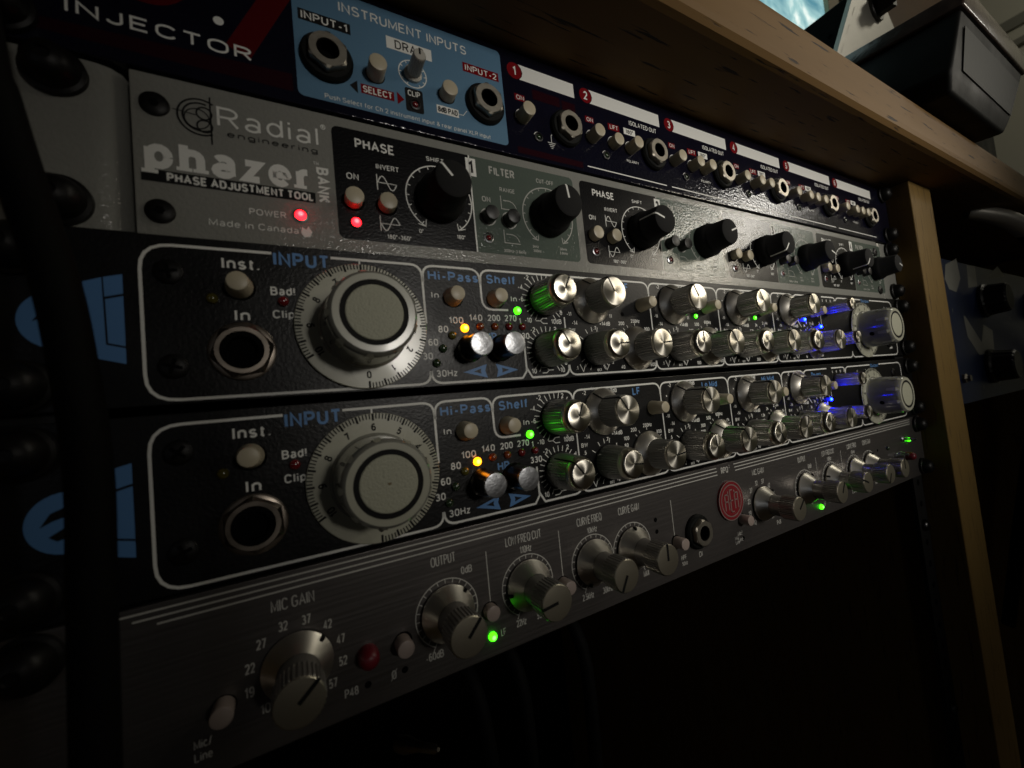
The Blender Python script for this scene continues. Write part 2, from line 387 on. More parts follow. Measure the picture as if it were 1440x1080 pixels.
def fillet(pts, r, seg=5):
    out = [pts[0]]
    for i in range(1, len(pts) - 1):
        a, p, b = Vector(pts[i - 1]), Vector(pts[i]), Vector(pts[i + 1])
        rr = r if not isinstance(r, (list, tuple)) else r[i - 1]
        rr = min(rr, (a - p).length * .98, (b - p).length * .98)
        A = p + (a - p).normalized() * rr; B = p + (b - p).normalized() * rr
        for k in range(seg + 1):
            t = k / seg; q = A * (1 - t) ** 2 + p * 2 * t * (1 - t) + B * t * t
            out.append((q.x, q.y))
    out.append(pts[-1]); return out

def P(r, ang): return (r * math.sin(R(ang)), r * math.cos(R(ang)))   # clockwise from up

# ------------------------------------------------------------------ shared part meshes
ME = {}
# skirted equaliser knob
b = MB().lathe([(9.5, .3), (9.5, .9), (9.2, 1.25), (6.4, 4.4), (6.1, 4.5)], 64, cap1=False)
ME['skirt'] = b.mesh('skirt', M['skirt'], True)
b = MB().lathe([(6.25, 4.3), (6.25, 4.8), (6.05, 13.0), (5.9, 13.3)], 120, flute=[.28, .28, .28, 0], fn=40, cap1=True)
ME['eq_body'] = b.mesh('knob', M['body_metal'])
b = MB().lathe([(5.85, 13.3), (5.85, 13.9), (5.55, 14.4), (5.2, 14.45)], 48)
ME['eq_cap'] = b.mesh('cap', M['spun'], True)
pt = MB().line([(0, 0), (0, 5.25)], .62, 14.52)
pt.box(-.3, .3, 5.2, 6.08, 13.9, 14.5).box(-.3, .3, 5.9, 6.34, 4.5, 14.1)
pt.add([(-.35, 6.3, 4.68), (.35, 6.3, 4.68), (.35, 9.3, 1.33), (-.35, 9.3, 1.33)], [(0, 1, 2, 3)])
ME['eq_pointer'] = pt.mesh('pointer', M['black_ink'])
# small equaliser knob without skirt
b = MB().lathe([(6.6, .4), (6.7, 3), (6.1, 11.2), (5.9, 11.6)], 120, flute=[.28, .28, .28, 0], fn=40)
ME['small_body'] = b.mesh('knob', M['body_metal'])
b = MB().lathe([(5.95, 11.5), (5.95, 12.2), (5.8, 12.9), (5.4, 13.7), (4.95, 14.25), (4.7, 14.35)], 48)
ME['small_cap'] = b.mesh('cap', M['spun'], True)
pt = MB().line([(0, 0), (0, 4.7)], .6, 14.42)
pt.add([(-.3, 4.6, 14.45), (.3, 4.6, 14.45), (.3, 5.5, 13.85), (-.3, 5.5, 13.85), (.3, 6.1, 12.6), (-.3, 6.1, 12.6), (.3, 6.2, 11.4), (-.3, 6.2, 11.4), (.3, 6.82, 3), (-.3, 6.82, 3)],
       [(0, 1, 2, 3), (3, 2, 4, 5), (5, 4, 6, 7), (7, 6, 8, 9)])
ME['small_pointer'] = pt.mesh('pointer', M['black_ink'])
# tiny threshold knob
ME['tiny_body'] = MB().lathe([(3.9, .4), (3.9, 12.3)], 72, flute=[.2, .2], fn=24).mesh('knob', M['body_metal'])
ME['tiny_cap'] = MB().lathe([(3.95, 12.2), (3.9, 13.4), (3.4, 14.2), (3.0, 14.3)], 32).mesh('cap', M['spun'], True)
# chrome push buttons
ME['chrome_body'] = MB().lathe([(4.7, 0), (4.7, .6), (4.1, 1.2), (4.0, 9.3)], 40).mesh('button', M['black_chrome'], True)
ME['chrome_cap'] = MB().lathe([(4.05, 9.2), (4.05, 9.9), (3.85, 10.15), (3.6, 10.2)], 40).mesh('cap', M['chrome'], True)
# preamp knob
b = MB().lathe([(8.6, .9), (8.6, 1.5), (8.3, 1.8), (5.2, 5.9)], 64, cap0=True, cap1=False)
ME['pre_skirt'] = b.mesh('skirt', M['skirt'], True)
ME['pre_neck'] = MB().lathe([(5.15, 5.7), (5.0, 6.1), (5.0, 11.0)], 48).mesh('knob', M['grip_metal'], True)
b = MB().lathe([(5.1, 10.6), (5.85, 11.2), (5.85, 17.3), (5.6, 17.6)], 128, flute=[0, .42, .42, .2], fn=32)
ME['pre_grip'] = b.mesh('grip', M['grip_metal'])
ME['pre_cap'] = MB().lathe([(5.55, 17.5), (5.55, 17.8), (5.35, 18.0), (5.2, 18.02)], 48).mesh('cap', M['cap_flat'], True)
pt = MB().prism([(-.5, -.3), (.5, -.3), (.5, 5.6), (-.5, 5.6)], 17.3, 18.1)
pt.prism([(-.45, 7.6), (.45, 7.6), (.45, 8.75), (-.45, 8.75)], 1.2, 2.9)
ME['pre_pointer'] = pt.mesh('pointer', M['black_ink'])
# soft black phase knob
b = MB().lathe([(8.2, .6), (8.3, 1.2), (8.2, 4.0), (7.6, 5.2), (7.0, 6.0), (6.35, 13.0), (6.0, 13.9), (5.2, 14.2)], 56)
ME['soft_knob'] = b.mesh('knob', M['soft_black'], True)
pt = MB().add([(-.38, 8.35, 1.4), (.38, 8.35, 1.4), (.38, 8.28, 4.05), (-.38, 8.28, 4.05), (.38, 7.1, 6.0), (-.38, 7.1, 6.0), (.38, 6.45, 13.0), (-.38, 6.45, 13.0), (.38, 6.05, 13.97), (-.38, 6.05, 13.97), (.38, 5.2, 14.3), (-.38, 5.2, 14.3), (.38, .8, 14.3), (-.38, .8, 14.3)],
              [(5, 4, 6, 7), (7, 6, 8, 9), (9, 8, 10, 11), (11, 10, 12, 13)])
ME['soft_pointer'] = pt.mesh('pointer', M['white_ink'])
# buttons
def button_mesh(name, r0, r1, h, m, n=28):
    return MB().lathe([(r0, 0), (r0 * .6 + r1 * .4, h * .45), (r1 + .12, h - .35), (r1, h - .1), (r1 - .25, h)], n).mesh(name, m, True)
ME['eq_button'] = button_mesh('button', 3.3, 2.45, 5.4, M['cream'])
ME['eq_button_long'] = button_mesh('button', 3.1, 2.3, 7.4, M['cream'])
ME['jd_button'] = button_mesh('button', 2.85, 2.7, 5.7, M['cream'])
ME['jd_button_in'] = button_mesh('button', 2.85, 2.7, 4.2, M['cream'])
ME['ph_button'] = button_mesh('button', 2.75, 2.65, 3.6, M['cream'])
ME['ph_black'] = button_mesh('button', 2.75, 2.6, 4.2, M['black_plastic'])
ME['pre_button'] = button_mesh('button', 2.45, 2.35, 5.0, M['pink_cream'])
ME['pre_button_in'] = button_mesh('button', 2.45, 2.35, 3.2, M['pink_cream'])
ME['pre_red'] = MB().lathe([(2.9, 0), (2.9, 2.5), (2.6, 3.8), (1.9, 4.8), (.9, 5.2)], 28).mesh('button', M['red_plastic'], True)
for k, r in (('hole35', 3.55), ('hole31', 3.15), ('hole12', .95), ('hole27', 2.75)):
    ME[k] = MB().ring(0, 0, 0.001, r, .05, 28).mesh('button_hole', M['hole'])
for c in ('led_red', 'led_green', 'led_yellow', 'led_blue', 'off_red', 'off_orange', 'off_green', 'off_yellow'):
    ME[c] = MB().lathe([(1.42, 0), (1.42, .5), (1.2, 1.0), (.7, 1.35), (.2, 1.45)], 20).mesh('indicator_light', M[c], True)
    ME[c + 's'] = MB().lathe([(1.0, 0), (1.0, .3), (.8, .6), (.3, .85)], 16).mesh('indicator_light', M[c], True)
ME['led_rim'] = MB().lathe([(1.95, 0), (1.95, .35), (1.55, .5), (1.45, .2)], 24, cap1=False).mesh('light_collar', M['chrome'], True)
ME['led_rim_black'] = MB().lathe([(1.9, 0), (1.9, .5), (1.5, .6), (1.3, .1)], 24, cap1=True).mesh('light_collar', M['black_plastic'], True)
# jacks
def hexpts(r, rot=0): return [(r * math.cos(R(60 * i + rot)), r * math.sin(R(60 * i + rot))) for i in range(6)]
def nut(r, z0, z1, hole, m, rot=0, ch=.5):
    n = 48; vs = []
    for zz, inset in ((z0, 0), (z1 - .15 - ch, 0), (z1, ch)):
        for i in range(n):
            a = 2 * math.pi * i / n; k = ((math.degrees(a) - rot) % 60) - 30
            rr = r * math.cos(R(30)) / math.cos(R(k))
            if inset: rr = min(rr, r * math.cos(R(30)) - inset * .35)
            vs.append((rr * math.cos(a), rr * math.sin(a), zz))
    for zz, rr in ((z1, hole), (z0, hole)):
        for i in range(n):
            a = 2 * math.pi * i / n; vs.append((rr * math.cos(a), rr * math.sin(a), zz))
    fs = [(k * n + i, k * n + (i + 1) % n, (k + 1) * n + (i + 1) % n, (k + 1) * n + i) for k in range(4) for i in range(n)]
    return MB().add(vs, fs).mesh('hex_nut', m, False)
ME['eq_washer'] = MB().lathe([(7.8, 0), (7.8, .7), (7.3, 1.0), (4.9, 1.0)], 56, cap1=False).mesh('washer', M['nickel'], True)
ME['eq_nut'] = nut(7.6, .9, 2.6, 4.9, M['nickel'], 10, 1.3)
ME['eq_sleeve'] = MB().lathe([(5.0, 0.2), (5.0, 2.9), (4.6, 3.1), (3.6, 3.1), (3.5, .4), (2.9, .3)], 40).mesh('socket_sleeve', M['hole'], True)
ME['jd_washer'] = MB().lathe([(7.7, 0), (7.7, 1.2), (7.0, 2.0), (4.5, 2.2)], 48, cap1=False).mesh('washer', M['case_black'], True)
ME['jd_nut'] = nut(6.2, 2.1, 4.4, 3.3, M['brass'], 18, .25)
ME['jd_sleeve'] = MB().lathe([(3.32, 1), (3.32, 4.0), (3.1, 3.9), (3.0, .3), (2.9, .25)], 40).mesh('socket_sleeve', M['hole'], True)
# screws
def cross_screw(r, m, h=.9):
    b = MB().lathe([(r, 0), (r * .97, h * .5), (r * .7, h)], 32)
    return b.mesh('screw', m, True)
ME['flat_screw'] = cross_screw(3.2, M['screw'], 1.0)
ME['screw_cross'] = MB().box(-2.0, 2.0, -.42, .42, .2, 1.06).box(-.42, .42, -2.0, 2.0, .2, 1.05).mesh('screw_slot', M['hole'])
ME['hex_hole'] = MB().prism(hexpts(1.15, 0), .5, 1.04).mesh('screw_slot', M['hole'])
ME['rack_screw'] = MB().lathe([(6.0, 0), (6.0, 1.4), (5.2, 1.8), (4.9, 3.2), (4.3, 5.0), (3.0, 6.2), (1.5, 6.6), (1.2, 6.0)], 36).mesh('rack_screw', M['screw'], True)

def mark(parent, x, y, key, name=None, rot=0, z=0, label=None):
    return obj(name or ME[key].name.split('.')[0], ME[key], parent, (x, y, z), rot, label)

def knob_skirted(p, x, y, ang):
    k = mark(p, x, y, 'eq_body', 'knob', -ang)
    obj('skirt', ME['skirt'], k); obj('cap', ME['eq_cap'], k); obj('pointer', ME['eq_pointer'], k)
def knob_small(p, x, y, ang):
    k = mark(p, x, y, 'small_body', 'knob', -ang)
    obj('cap', ME['small_cap'], k); obj('pointer', ME['small_pointer'], k)
def knob_pre(p, x, y, ang):
    k = mark(p, x, y, 'pre_neck', 'knob', -ang)
    obj('skirt', ME['pre_skirt'], k); obj('grip', ME['pre_grip'], k); obj('cap', ME['pre_cap'], k); obj('pointer', ME['pre_pointer'], k)
def knob_soft(p, x, y, ang):
    k = mark(p, x, y, 'soft_knob', 'knob', -ang); obj('pointer', ME['soft_pointer'], k)
def push(p, x, y, key, hole='hole35', hx=0, hy=0, label=None):
    mark(p, x + hx, y + hy, hole, 'button_hole', z=0); return mark(p, x, y, key, 'button', z=.0, label=label)
def led(p, x, y, key, rim=None, z=0):
    o = mark(p, x, y, key, 'indicator_light', z=z)
    if rim: mark(p, x, y, rim, 'light_collar')
    return o
def jack(p, x, y, kind, rot=0):
    j = mark(p, x, y, kind + '_sleeve', 'jack_socket')
    obj('washer', ME[kind + '_washer'], j); obj('hex_nut', ME[kind + '_nut'], j, rot=rot)

X0, X1 = 76.0, 558.0
# =================================================================== EQUALISERS
def equaliser(z0, label, st):
    """local coordinates: x as in the rack, y measured so that the lower equaliser sits at 44.45"""
    u = thing('rack_equaliser', label, 'rack equaliser', (0, 0, z0 - 44.45), group='black rack equalisers')
    B = 44.45
    put(MB().bbox(X0, X1, B + .4, B + 43.9, -3.0, 0, .35), 'faceplate', M['eq_panel'], u)
    put(MB().box(X0 + 22, X1 - 22, B + 1.5, B + 42.5, -230, -3.1), 'chassis', M['rack_black'], u)
    Z = .05
    zt, zb = 85.6, 46.0
    L = MB(); lw = .75
    L.line(fillet([(134.3, zt), (105.8, zt), (105.8, zb), (177.3, zb), (177.3, 50.2)], [6.5, 6.5, 4]), lw, Z)
    L.line(fillet([(149.6, zt), (177.2, zt), (177.2, 66.0)], 4), lw, Z)
    L.line(fillet([(177.4, 80), (177.4, zt), (198.1, zt), (198.1, 80.5)], 4), lw, Z)
    L.line(fillet([(198.3, 80.5), (198.3, zt), (233.3, zt), (233.3, 80.6)], 4), lw, Z)
    L.line(fillet([(198.2, 81), (198.2, 71.2), (208.5, 71.2)], 4), lw, Z)
    L.line(fillet([(177.5, 50.2), (177.5, zb), (211.8, zb), (213.8, 48.6), (213.8, 59)], [4, .3, .3]), lw, Z)
    L.line(fillet([(213.9, 49.6), (216, zb), (233.2, zb), (233.2, 50)], [.3, 3.5]), lw, Z)
    L.line([(233.4, 69.0), (233.4, 59.0)], .6, Z)
    xs = [233.4, 281.9, 330.6, 379.1]
    for a, c in zip(xs, xs[1:]):
        L.line(fillet([(a + .1, 80.6), (a + .1, zt), (c - .1, zt), (c - .1, 80.6)], 4), lw, Z)
        L.line(fillet([(a + .1, 50), (a + .1, zb), (c - .1, zb), (c - .1, 50)], 3.5), lw, Z)
        L.line([(c, 81), (c, 57)], .65, Z)
    L.line(fillet([(379.2, 80.6), (379.2, zt), (402.6, zt), (402.6, 80.6)], 4), lw, Z)
    L.line(fillet([(402.8, 80.6), (402.8, zt), (430, zt)], 4), lw, Z)
    L.line(fillet([(436, zt), (453.6, zt), (453.6, 81)], 4), lw, Z)
    L.line(fillet([(453.8, 81), (453.8, zt), (489, zt)], 4), lw, Z)
    L.line(fillet([(503, zt), (538.6, zt), (538.6, zb), (467.5, zb), (467.5, 50)], [5, 5, 3.5]), lw, Z)
    L.line(fillet([(379.2, 50), (379.2, zb), (467.3, zb), (467.3, 50)], 3.5), lw, Z)
    L.line([(157.75, zt), (157.75, 83.2)], .5, Z)
    L.line([(402.7, 76), (402.7, 72), (408, 66)], .5, Z).line([(432, 76), (432, 68)], .5, Z)
    # button box corner and little bracket icons
    def bracket(x, y, s=1):
        L.line([(x - 2.6 * s, y), (x - .6 * s, y), (x + .6 * s, y + 1.0), (x + 2.6 * s, y + 1.0)], .3, Z)
        L.line([(x - .6 * s, y), (x + .6 * s, y - 1.0), (x + 2.6 * s, y - 1.0)], .3, Z)
    bracket(222.6, 67.4); bracket(223.2, 48.4, -1)
    # ticks
    def ticks(cx, cy, r0, r1, a0, a1, n, wd=.32):
        for i in range(n):
            a = a0 + (a1 - a0) * i / (n - 1); p, q = P(r0, a), P(r1, a)
            L.line([(cx + p[0], cy + p[1]), (cx + q[0], cy + q[1])], wd, Z)
    ticks(224.6, 76.0, 7.2, 9.6, -150, 150, 23); ticks(224.0, 56.0, 7.2, 9.3, -150, 150, 23)
    T = MB()
    def t(s, x, y, h, w=None, bold=.028, **k): T.text(s, x, y, h, w, z=Z, bold=bold, **k)
    t('Inst.', 126.9, 81.9, 2.9, 8.7); t('In', 126.5, 67.7, 2.9, 3.5); t('Bad!', 136.5, 74.8, 2.2, 6.1); t('Clip', 136.3, 68.2, 2.2, 5.4)
    t('In', 181.1, 75.7, 1.9, 2.6)
    for s_, x, y, wd in (('100', 187.8, 67.2, 5.2), ('140', 195.2, 68.2, 5.0), ('200', 202.3, 68.2, 5.0), ('270', 209.1, 68.2, 4.9), ('80', 182.9, 64.1, 3.5),
                        ('60', 179.0, 59.7, 3.4), ('30', 176.8, 55.1, 3.4), ('30Hz', 182.8, 49.2, 7.4), ('330', 213.9, 61.6, 5.0)):
        t(s_, x, y, 2.15, wd)
    t('1', 213.0, 67.3, 1.9)
    t('In', 211.3, 75.5, 1.9, 2.5)
    for s_, x, y in (('-2', 217.6, 84.0), ('-4', 214.6, 80.2), ('-6', 214.4, 75.6), ('-10', 216.6, 67.6), ('2', 228.4, 84.0), ('4', 232.0, 81.2), ('8', 232.0, 70.8), ('10dB', 229.4, 67.2)):
        t(s_, x, y, 1.75)
    for s_, x, y in (('-2', 218.2, 64.0), ('2', 228.4, 64.2), ('4', 231.9, 61.1), ('10', 217.0, 48.3), ('10', 230.0, 48.2), ('8', 231.9, 51.0)):
        t(s_, x, y, 1.75)
    for i, (lo, a, b2, c2, d2, e2) in enumerate((('LF', '250Hz', '200', '300', '100', '40'), ('Lo Mid', '600Hz', '500', '1k', '300', '100'), ('Hi Mid', '2.4k', '2k', '3k', '1.2k', '300'), ('HF', '7k', '5k', '9k', '3k', '1k'))):
        o = 49.15 * i
        gx, fx = 247.7 + o, 271.0 + o * 1.003
        t('-2', gx - 8.6, 84.2, 1.6); t('2dB', gx + 6.9, 84.2, 1.6, 3.6); t('-14', gx - 9.4, 66.8, 1.6); t('+14dB', gx + 6.3, 66.6, 1.6, 5.8)
        t('-11', gx - 11.8, 70.4, 1.5); t('11', gx + 9.9, 69.9, 1.5); t('+', gx - 11.2, 79.6, 1.7)
        t('BW', gx - 11.1, 63.8, 1.5, 3.2); t('.5', gx - 11.3, 60.8, 1.5); t('.7', gx + .6, 64.7, 1.5); t('1', gx + 5.3, 61.8, 1.5)
        t('.1', gx - 10.6, 48.6, 1.4); t('oct', gx + .8, 47.5, 1.3); t('.2', gx + 8.3, 50.2, 1.3)
        t(a, fx + .6, 67.9, 1.5, 5.2); t(b2, fx - 7.7, 66.8, 1.5); t(c2, fx + 7.2, 64.4, 1.5); t(d2, fx - 12.2, 63.7, 1.5); t(e2, fx - 9.4, 48.0, 1.5)
        t('80' if i == 0 else '200', fx - 12.6, 60.8, 1.5); t('600', fx + 8.6, 48.4, 1.5)
        for aa in (-55, -28, -8, 12, 125, 140, 155, 205, 222, 238):
            p, q = P(7.4, aa), P(9.3, aa)
            L.line([(gx + p[0], 55.9 + p[1]), (gx + q[0], 55.9 + q[1])], .3, Z)
        for aa in (-38, -25, 0, 35, 50):
            p, q = P(10.0, aa), P(11.2, aa)
            L.line([(fx + p[0], 55.9 + p[1]), (fx + q[0], 55.9 + q[1])], .28, Z)
            L.line([(gx + p[0], 76 + p[1]), (gx + q[0], 76 + q[1])], .28, Z) if aa in (-25, 35) else None
        L.line([(gx - 9, 50), (gx - 7.6, 47), (gx - 6.2, 50)], .3, Z); L.line([(gx + 3.5, 49.4), (gx + 4.8, 47.2), (gx + 6.5, 49.6)], .3, Z)
    for k in range(6): t(random.choice(['4', '6', '8', '2', '12', '3']), 414 + (k % 3) * 7.5, 68.5 + (k // 3) * 4.5, 1.5)
    for k in range(4): t(['5', '8', '10', '12'][k], 437 + k * 5, 83.2, 1.5)
    for s_ in ('0', '2'): t(s_, 470 + 6 * int(s_), 82, 1.5)
    t('Gain', 527.5, 51.4, 2.0)
    put(L, 'panel_lines', M['white_ink'], u); put(T, 'printed_lettering', M['white_ink'], u)
    # blue print
    Q = MB()
    for s_, x, y, h, wd in (('INPUT', 141.9, 84.1, 3.7, 14.6), ('Hi-Pass', 188.3, 82.4, 3.0, 18.2), ('Shelf', 206.7, 82.4, 3.0, 12.0), ('HP', 200.4, 61.4, 2.7, 4.6), ('LF', 267.4, 83.0, 3.0, 4.6),
                            ('Lo Mid', 316.4, 82.9, 2.7, 11.5), ('Hi Mid', 366.0, 82.9, 2.7, 11.5), ('HF', 396.0, 83.0, 2.7, 4.6), ('De-ess', 417, 82.6, 2.5, 11), ('Output', 496, 85.0, 2.2, 12)):
        Q.text(s_, x, y, h, wd, z=Z, bold=.038)
    for sx, x in ((1, 188.7), (-1, 210.2)):
        o3 = [(x, 49.2), (x + 9.0 * sx, 51.7), (x + 8.2 * sx, 49.4), (x + 9.0 * sx, 46.9)]
        i3 = [(x + 3.8 * sx, 49.3), (x + 6.7 * sx, 50.2), (x + 6.5 * sx, 49.3), (x + 6.7 * sx, 48.4)]
        vs = [(a, b_, Z) for a, b_ in o3 + i3]
        Q.add(vs, [(0, 1, 5, 4), (1, 2, 6, 5), (2, 3, 7, 6), (3, 0, 4, 7)])
    # big letter mark at the left end of the panel
    ex, ey = 91.2, 66.0
    Q.poly([(ex + 6.8 * math.sin(R(a)), ey + 6.8 * math.cos(R(a))) for a in range(0, -181, -10)], Z)
    sl = MB().poly([(86.9, 65.6), (88.6, 68.4), (91.4, 69.6), (91.4, 67.4), (89.0, 66.7)][::-1], Z + .03)
    sl.poly([(88.2, 63.3), (91.4, 65.3), (91.4, 62.7), (89.6, 62.2)], Z + .03)
    put(sl, 'printed_lettering', M['black_ink'], u, label='black gaps in the blue letter mark')
    Q.poly([(95.4, 57.4), (102.5, 55.4), (102.5, 59.2), (99.0, 60.1), (98.7, 76.4), (95.4, 75.2)], Z)
    Q.poly([(99.4, 60.5), (102.5, 59.7), (102.5, 72.0), (99.2, 71.1)], Z)
    Q.poly([(99.1, 71.7), (102.5, 72.6), (102.5, 77.4), (99.0, 76.5)], Z)
    put(Q, 'printed_lettering', M['blue_ink'], u, label='blue lettering')
    # input dial
    def dial(cx, cy, turn, hgt=18.0, hole=False):
        d = obj('dial', MB().lathe([(19.1, .8), (19.1, 1.15), (18.9, 1.3)], 96, cap0=True).mesh('dial', M['dial'], False), u, (cx, cy, 0), turn)
        pr = [(13.2, 1.3), (12.6, 2.0), (11.9, hgt - 3.4), (11.8, hgt - 1.6), (11.4, hgt - .5), (10.75, hgt)]
        k = put(MB().lathe(pr, 96, cap1=False, flute=[.0, .0, .0, 0, 0, 0]), 'dial_knob', M['dial_body'], d, True)
        put(MB().ring(0, 0, 9.0, 10.77, hgt, 64), 'knob_rim', M['dial'], k)
        put(MB().lathe([(9.05, hgt + .02), (8.9, hgt - .2), (7.5, hgt - .2)], 64, cap1=False), 'groove_ring', M['black_ink'], k)
        put(MB().lathe([(7.6, hgt - .4), (7.55, hgt - .05), (7.35, hgt + .05)], 64), 'cap', M['dial_cap'], k)
        nt = MB()
        for i in range(9):
            a = 20 + 40 * i; c_, s_ = math.cos(R(a)), math.sin(R(a))
            vs = []
            for (rr, ww, zz) in ((12.25, .8, hgt - 6.5), (12.15, 1.2, hgt - 1.9), (11.35, .6, hgt - .35)):
                vs += [(rr * c_ - ww * s_, rr * s_ + ww * c_, zz), (rr * c_ + ww * s_, rr * s_ - ww * c_, zz)]
            nt.add(vs, [(0, 1, 3, 2), (2, 3, 5, 4)])
        put(nt, 'finger_notches', M['dial'], k)
        tk = MB()
        for i in range(0, 101):
            a = 180 - 3 * i          # clockwise angle of the value i/10 with 6 at the top
            big = i % 5 == 0
            p, q = P(16.9 if big else 17.4, a), P(19.0, a)
            tk.line([p, q], .62 if big else .36, 1.36)
        for i in range(11):
            if i in (3,): pass
            a = 180 - 30 * i; p = P(14.95, a)
            tk.text(str(i), p[0], p[1], 2.05, z=1.36, bold=.035, rot=-a if hole is False else -a)
        put(tk, 'dial_markings', M['black_ink'], d)
        if hole:
            put(MB().add([(x, y, z) for (x, y, z) in [(-12.5, .0 + 1.3 * math.cos(R(a)), 8.5 + 1.3 * math.sin(R(a))) for a in range(0, 360, 30)]], [tuple(range(12))]), 'set_screw_hole', M['hole'], k)
        return d
    d0 = dial(157.75, 64.8, 0)
    if not st['leds']:
        put(MB().poly([(.5 * (1 + .3 * math.sin(3 * a)) * math.cos(a), .42 * (1 + .3 * math.cos(2 * a)) * math.sin(a)) for a in [k * .45 for k in range(14)]], 18.09), 'small_stain', M['stain'], d0)
    dial(487.7, 64.2, 20, 18, True)
    jack(u, 126.2, 57.9, 'eq', st['nut'])
    push(u, 126.2, 75.6, 'eq_button', 'hole35', .3, -.3)
    push(u, 187.3, 75.2, 'eq_button', 'hole35', .2, -.1); push(u, 203.6, 75.2, 'eq_button', 'hole35', .2, -.1)
    for x in (276.0, 320.4, 368.6, 422.0): push(u, x, 75.0, 'eq_button_long', 'hole31')
    led(u, 120.1, 72.0, 'off_yellow'); led(u, 136.4, 71.8, 'off_red')
    for x, y, c in ((179.5, 52.7, 'off_green'), (182.1, 57.5, 'off_green'), (185.8, 61.9, 'off_yellow'), (190.6, 64.4, 'led_yellow'), (196.5, 65.0, 'off_orange'), (202.2, 65.0, 'off_orange'), (208.0, 65.0, 'off_red'), (213.6, 65.0, 'off_red')):
        led(u, x, y, c)
    led(u, 212.2, 71.0, 'led_green')
    for x, c in ((264.5, 'off'), (312.6, 'g'), (361.6, 'g'), (412.5, 'b')):
        if st['leds'] and c == 'g': led(u, x, 70.8, 'led_greens')
        elif c == 'b': led(u, x, 70.6, 'led_blues')
        elif c == 'g': led(u, x, 70.8, 'led_greens')
        else: mark(u, x, 70.8, 'hole12', 'indicator_light')
    led(u, 430.5, 66.4, 'led_blues')  # extra light added for the blue glow on the small knobs
    for x in (192.0, 204.3):
        k = mark(u, x, 57.3, 'chrome_body', 'button'); obj('cap', ME['chrome_cap'], k)
    knob_small(u, 224.6, 76.0, st['a'][0]); knob_small(u, 224.0, 56.0, st['a'][1])
    for i in range(4):
        o = 49.15 * i
        knob_skirted(u, 247.7 + o, 76.0, st['a'][2 + 3 * i]); knob_small(u, 247.7 + o, 55.8, st['a'][3 + 3 * i]); knob_skirted(u, 270.9 + 49.45 * i, 55.8, st['a'][4 + 3 * i])
    for x, y in ((441.0, 77.6), (442.4, 57.2)):
        k = mark(u, x, y, 'tiny_body', 'knob'); obj('cap', ME['tiny_cap'], k)
    for x in (111.3, 524.5):
        for y in (54.4, 78.6):
            k = mark(u, x, y, 'flat_screw', 'screw', rot=random.uniform(0, 90)); obj('screw_slot', ME['screw_cross'], k)
    for x in (84.5, 550.0):
        for y in (51.0, 82.0): mark(u, x, y, 'rack_screw', 'rack_screw')
    return u

equaliser(90.15, 'upper black rack equaliser, directly below the grey phase unit', dict(nut=0, leds=True, a=[27, -31, -27, 86, 85, -28, 0, -32, -28, 150, -30, -28, 30, 10]))
equaliser(44.45, 'lower black rack equaliser, resting directly on the brushed dark preamp with triple stripes', dict(nut=22, leds=False, a=[23, -39, -34, 97, 85, -35, -8, -33, -30, 150, 30, -30, 60, 10]))

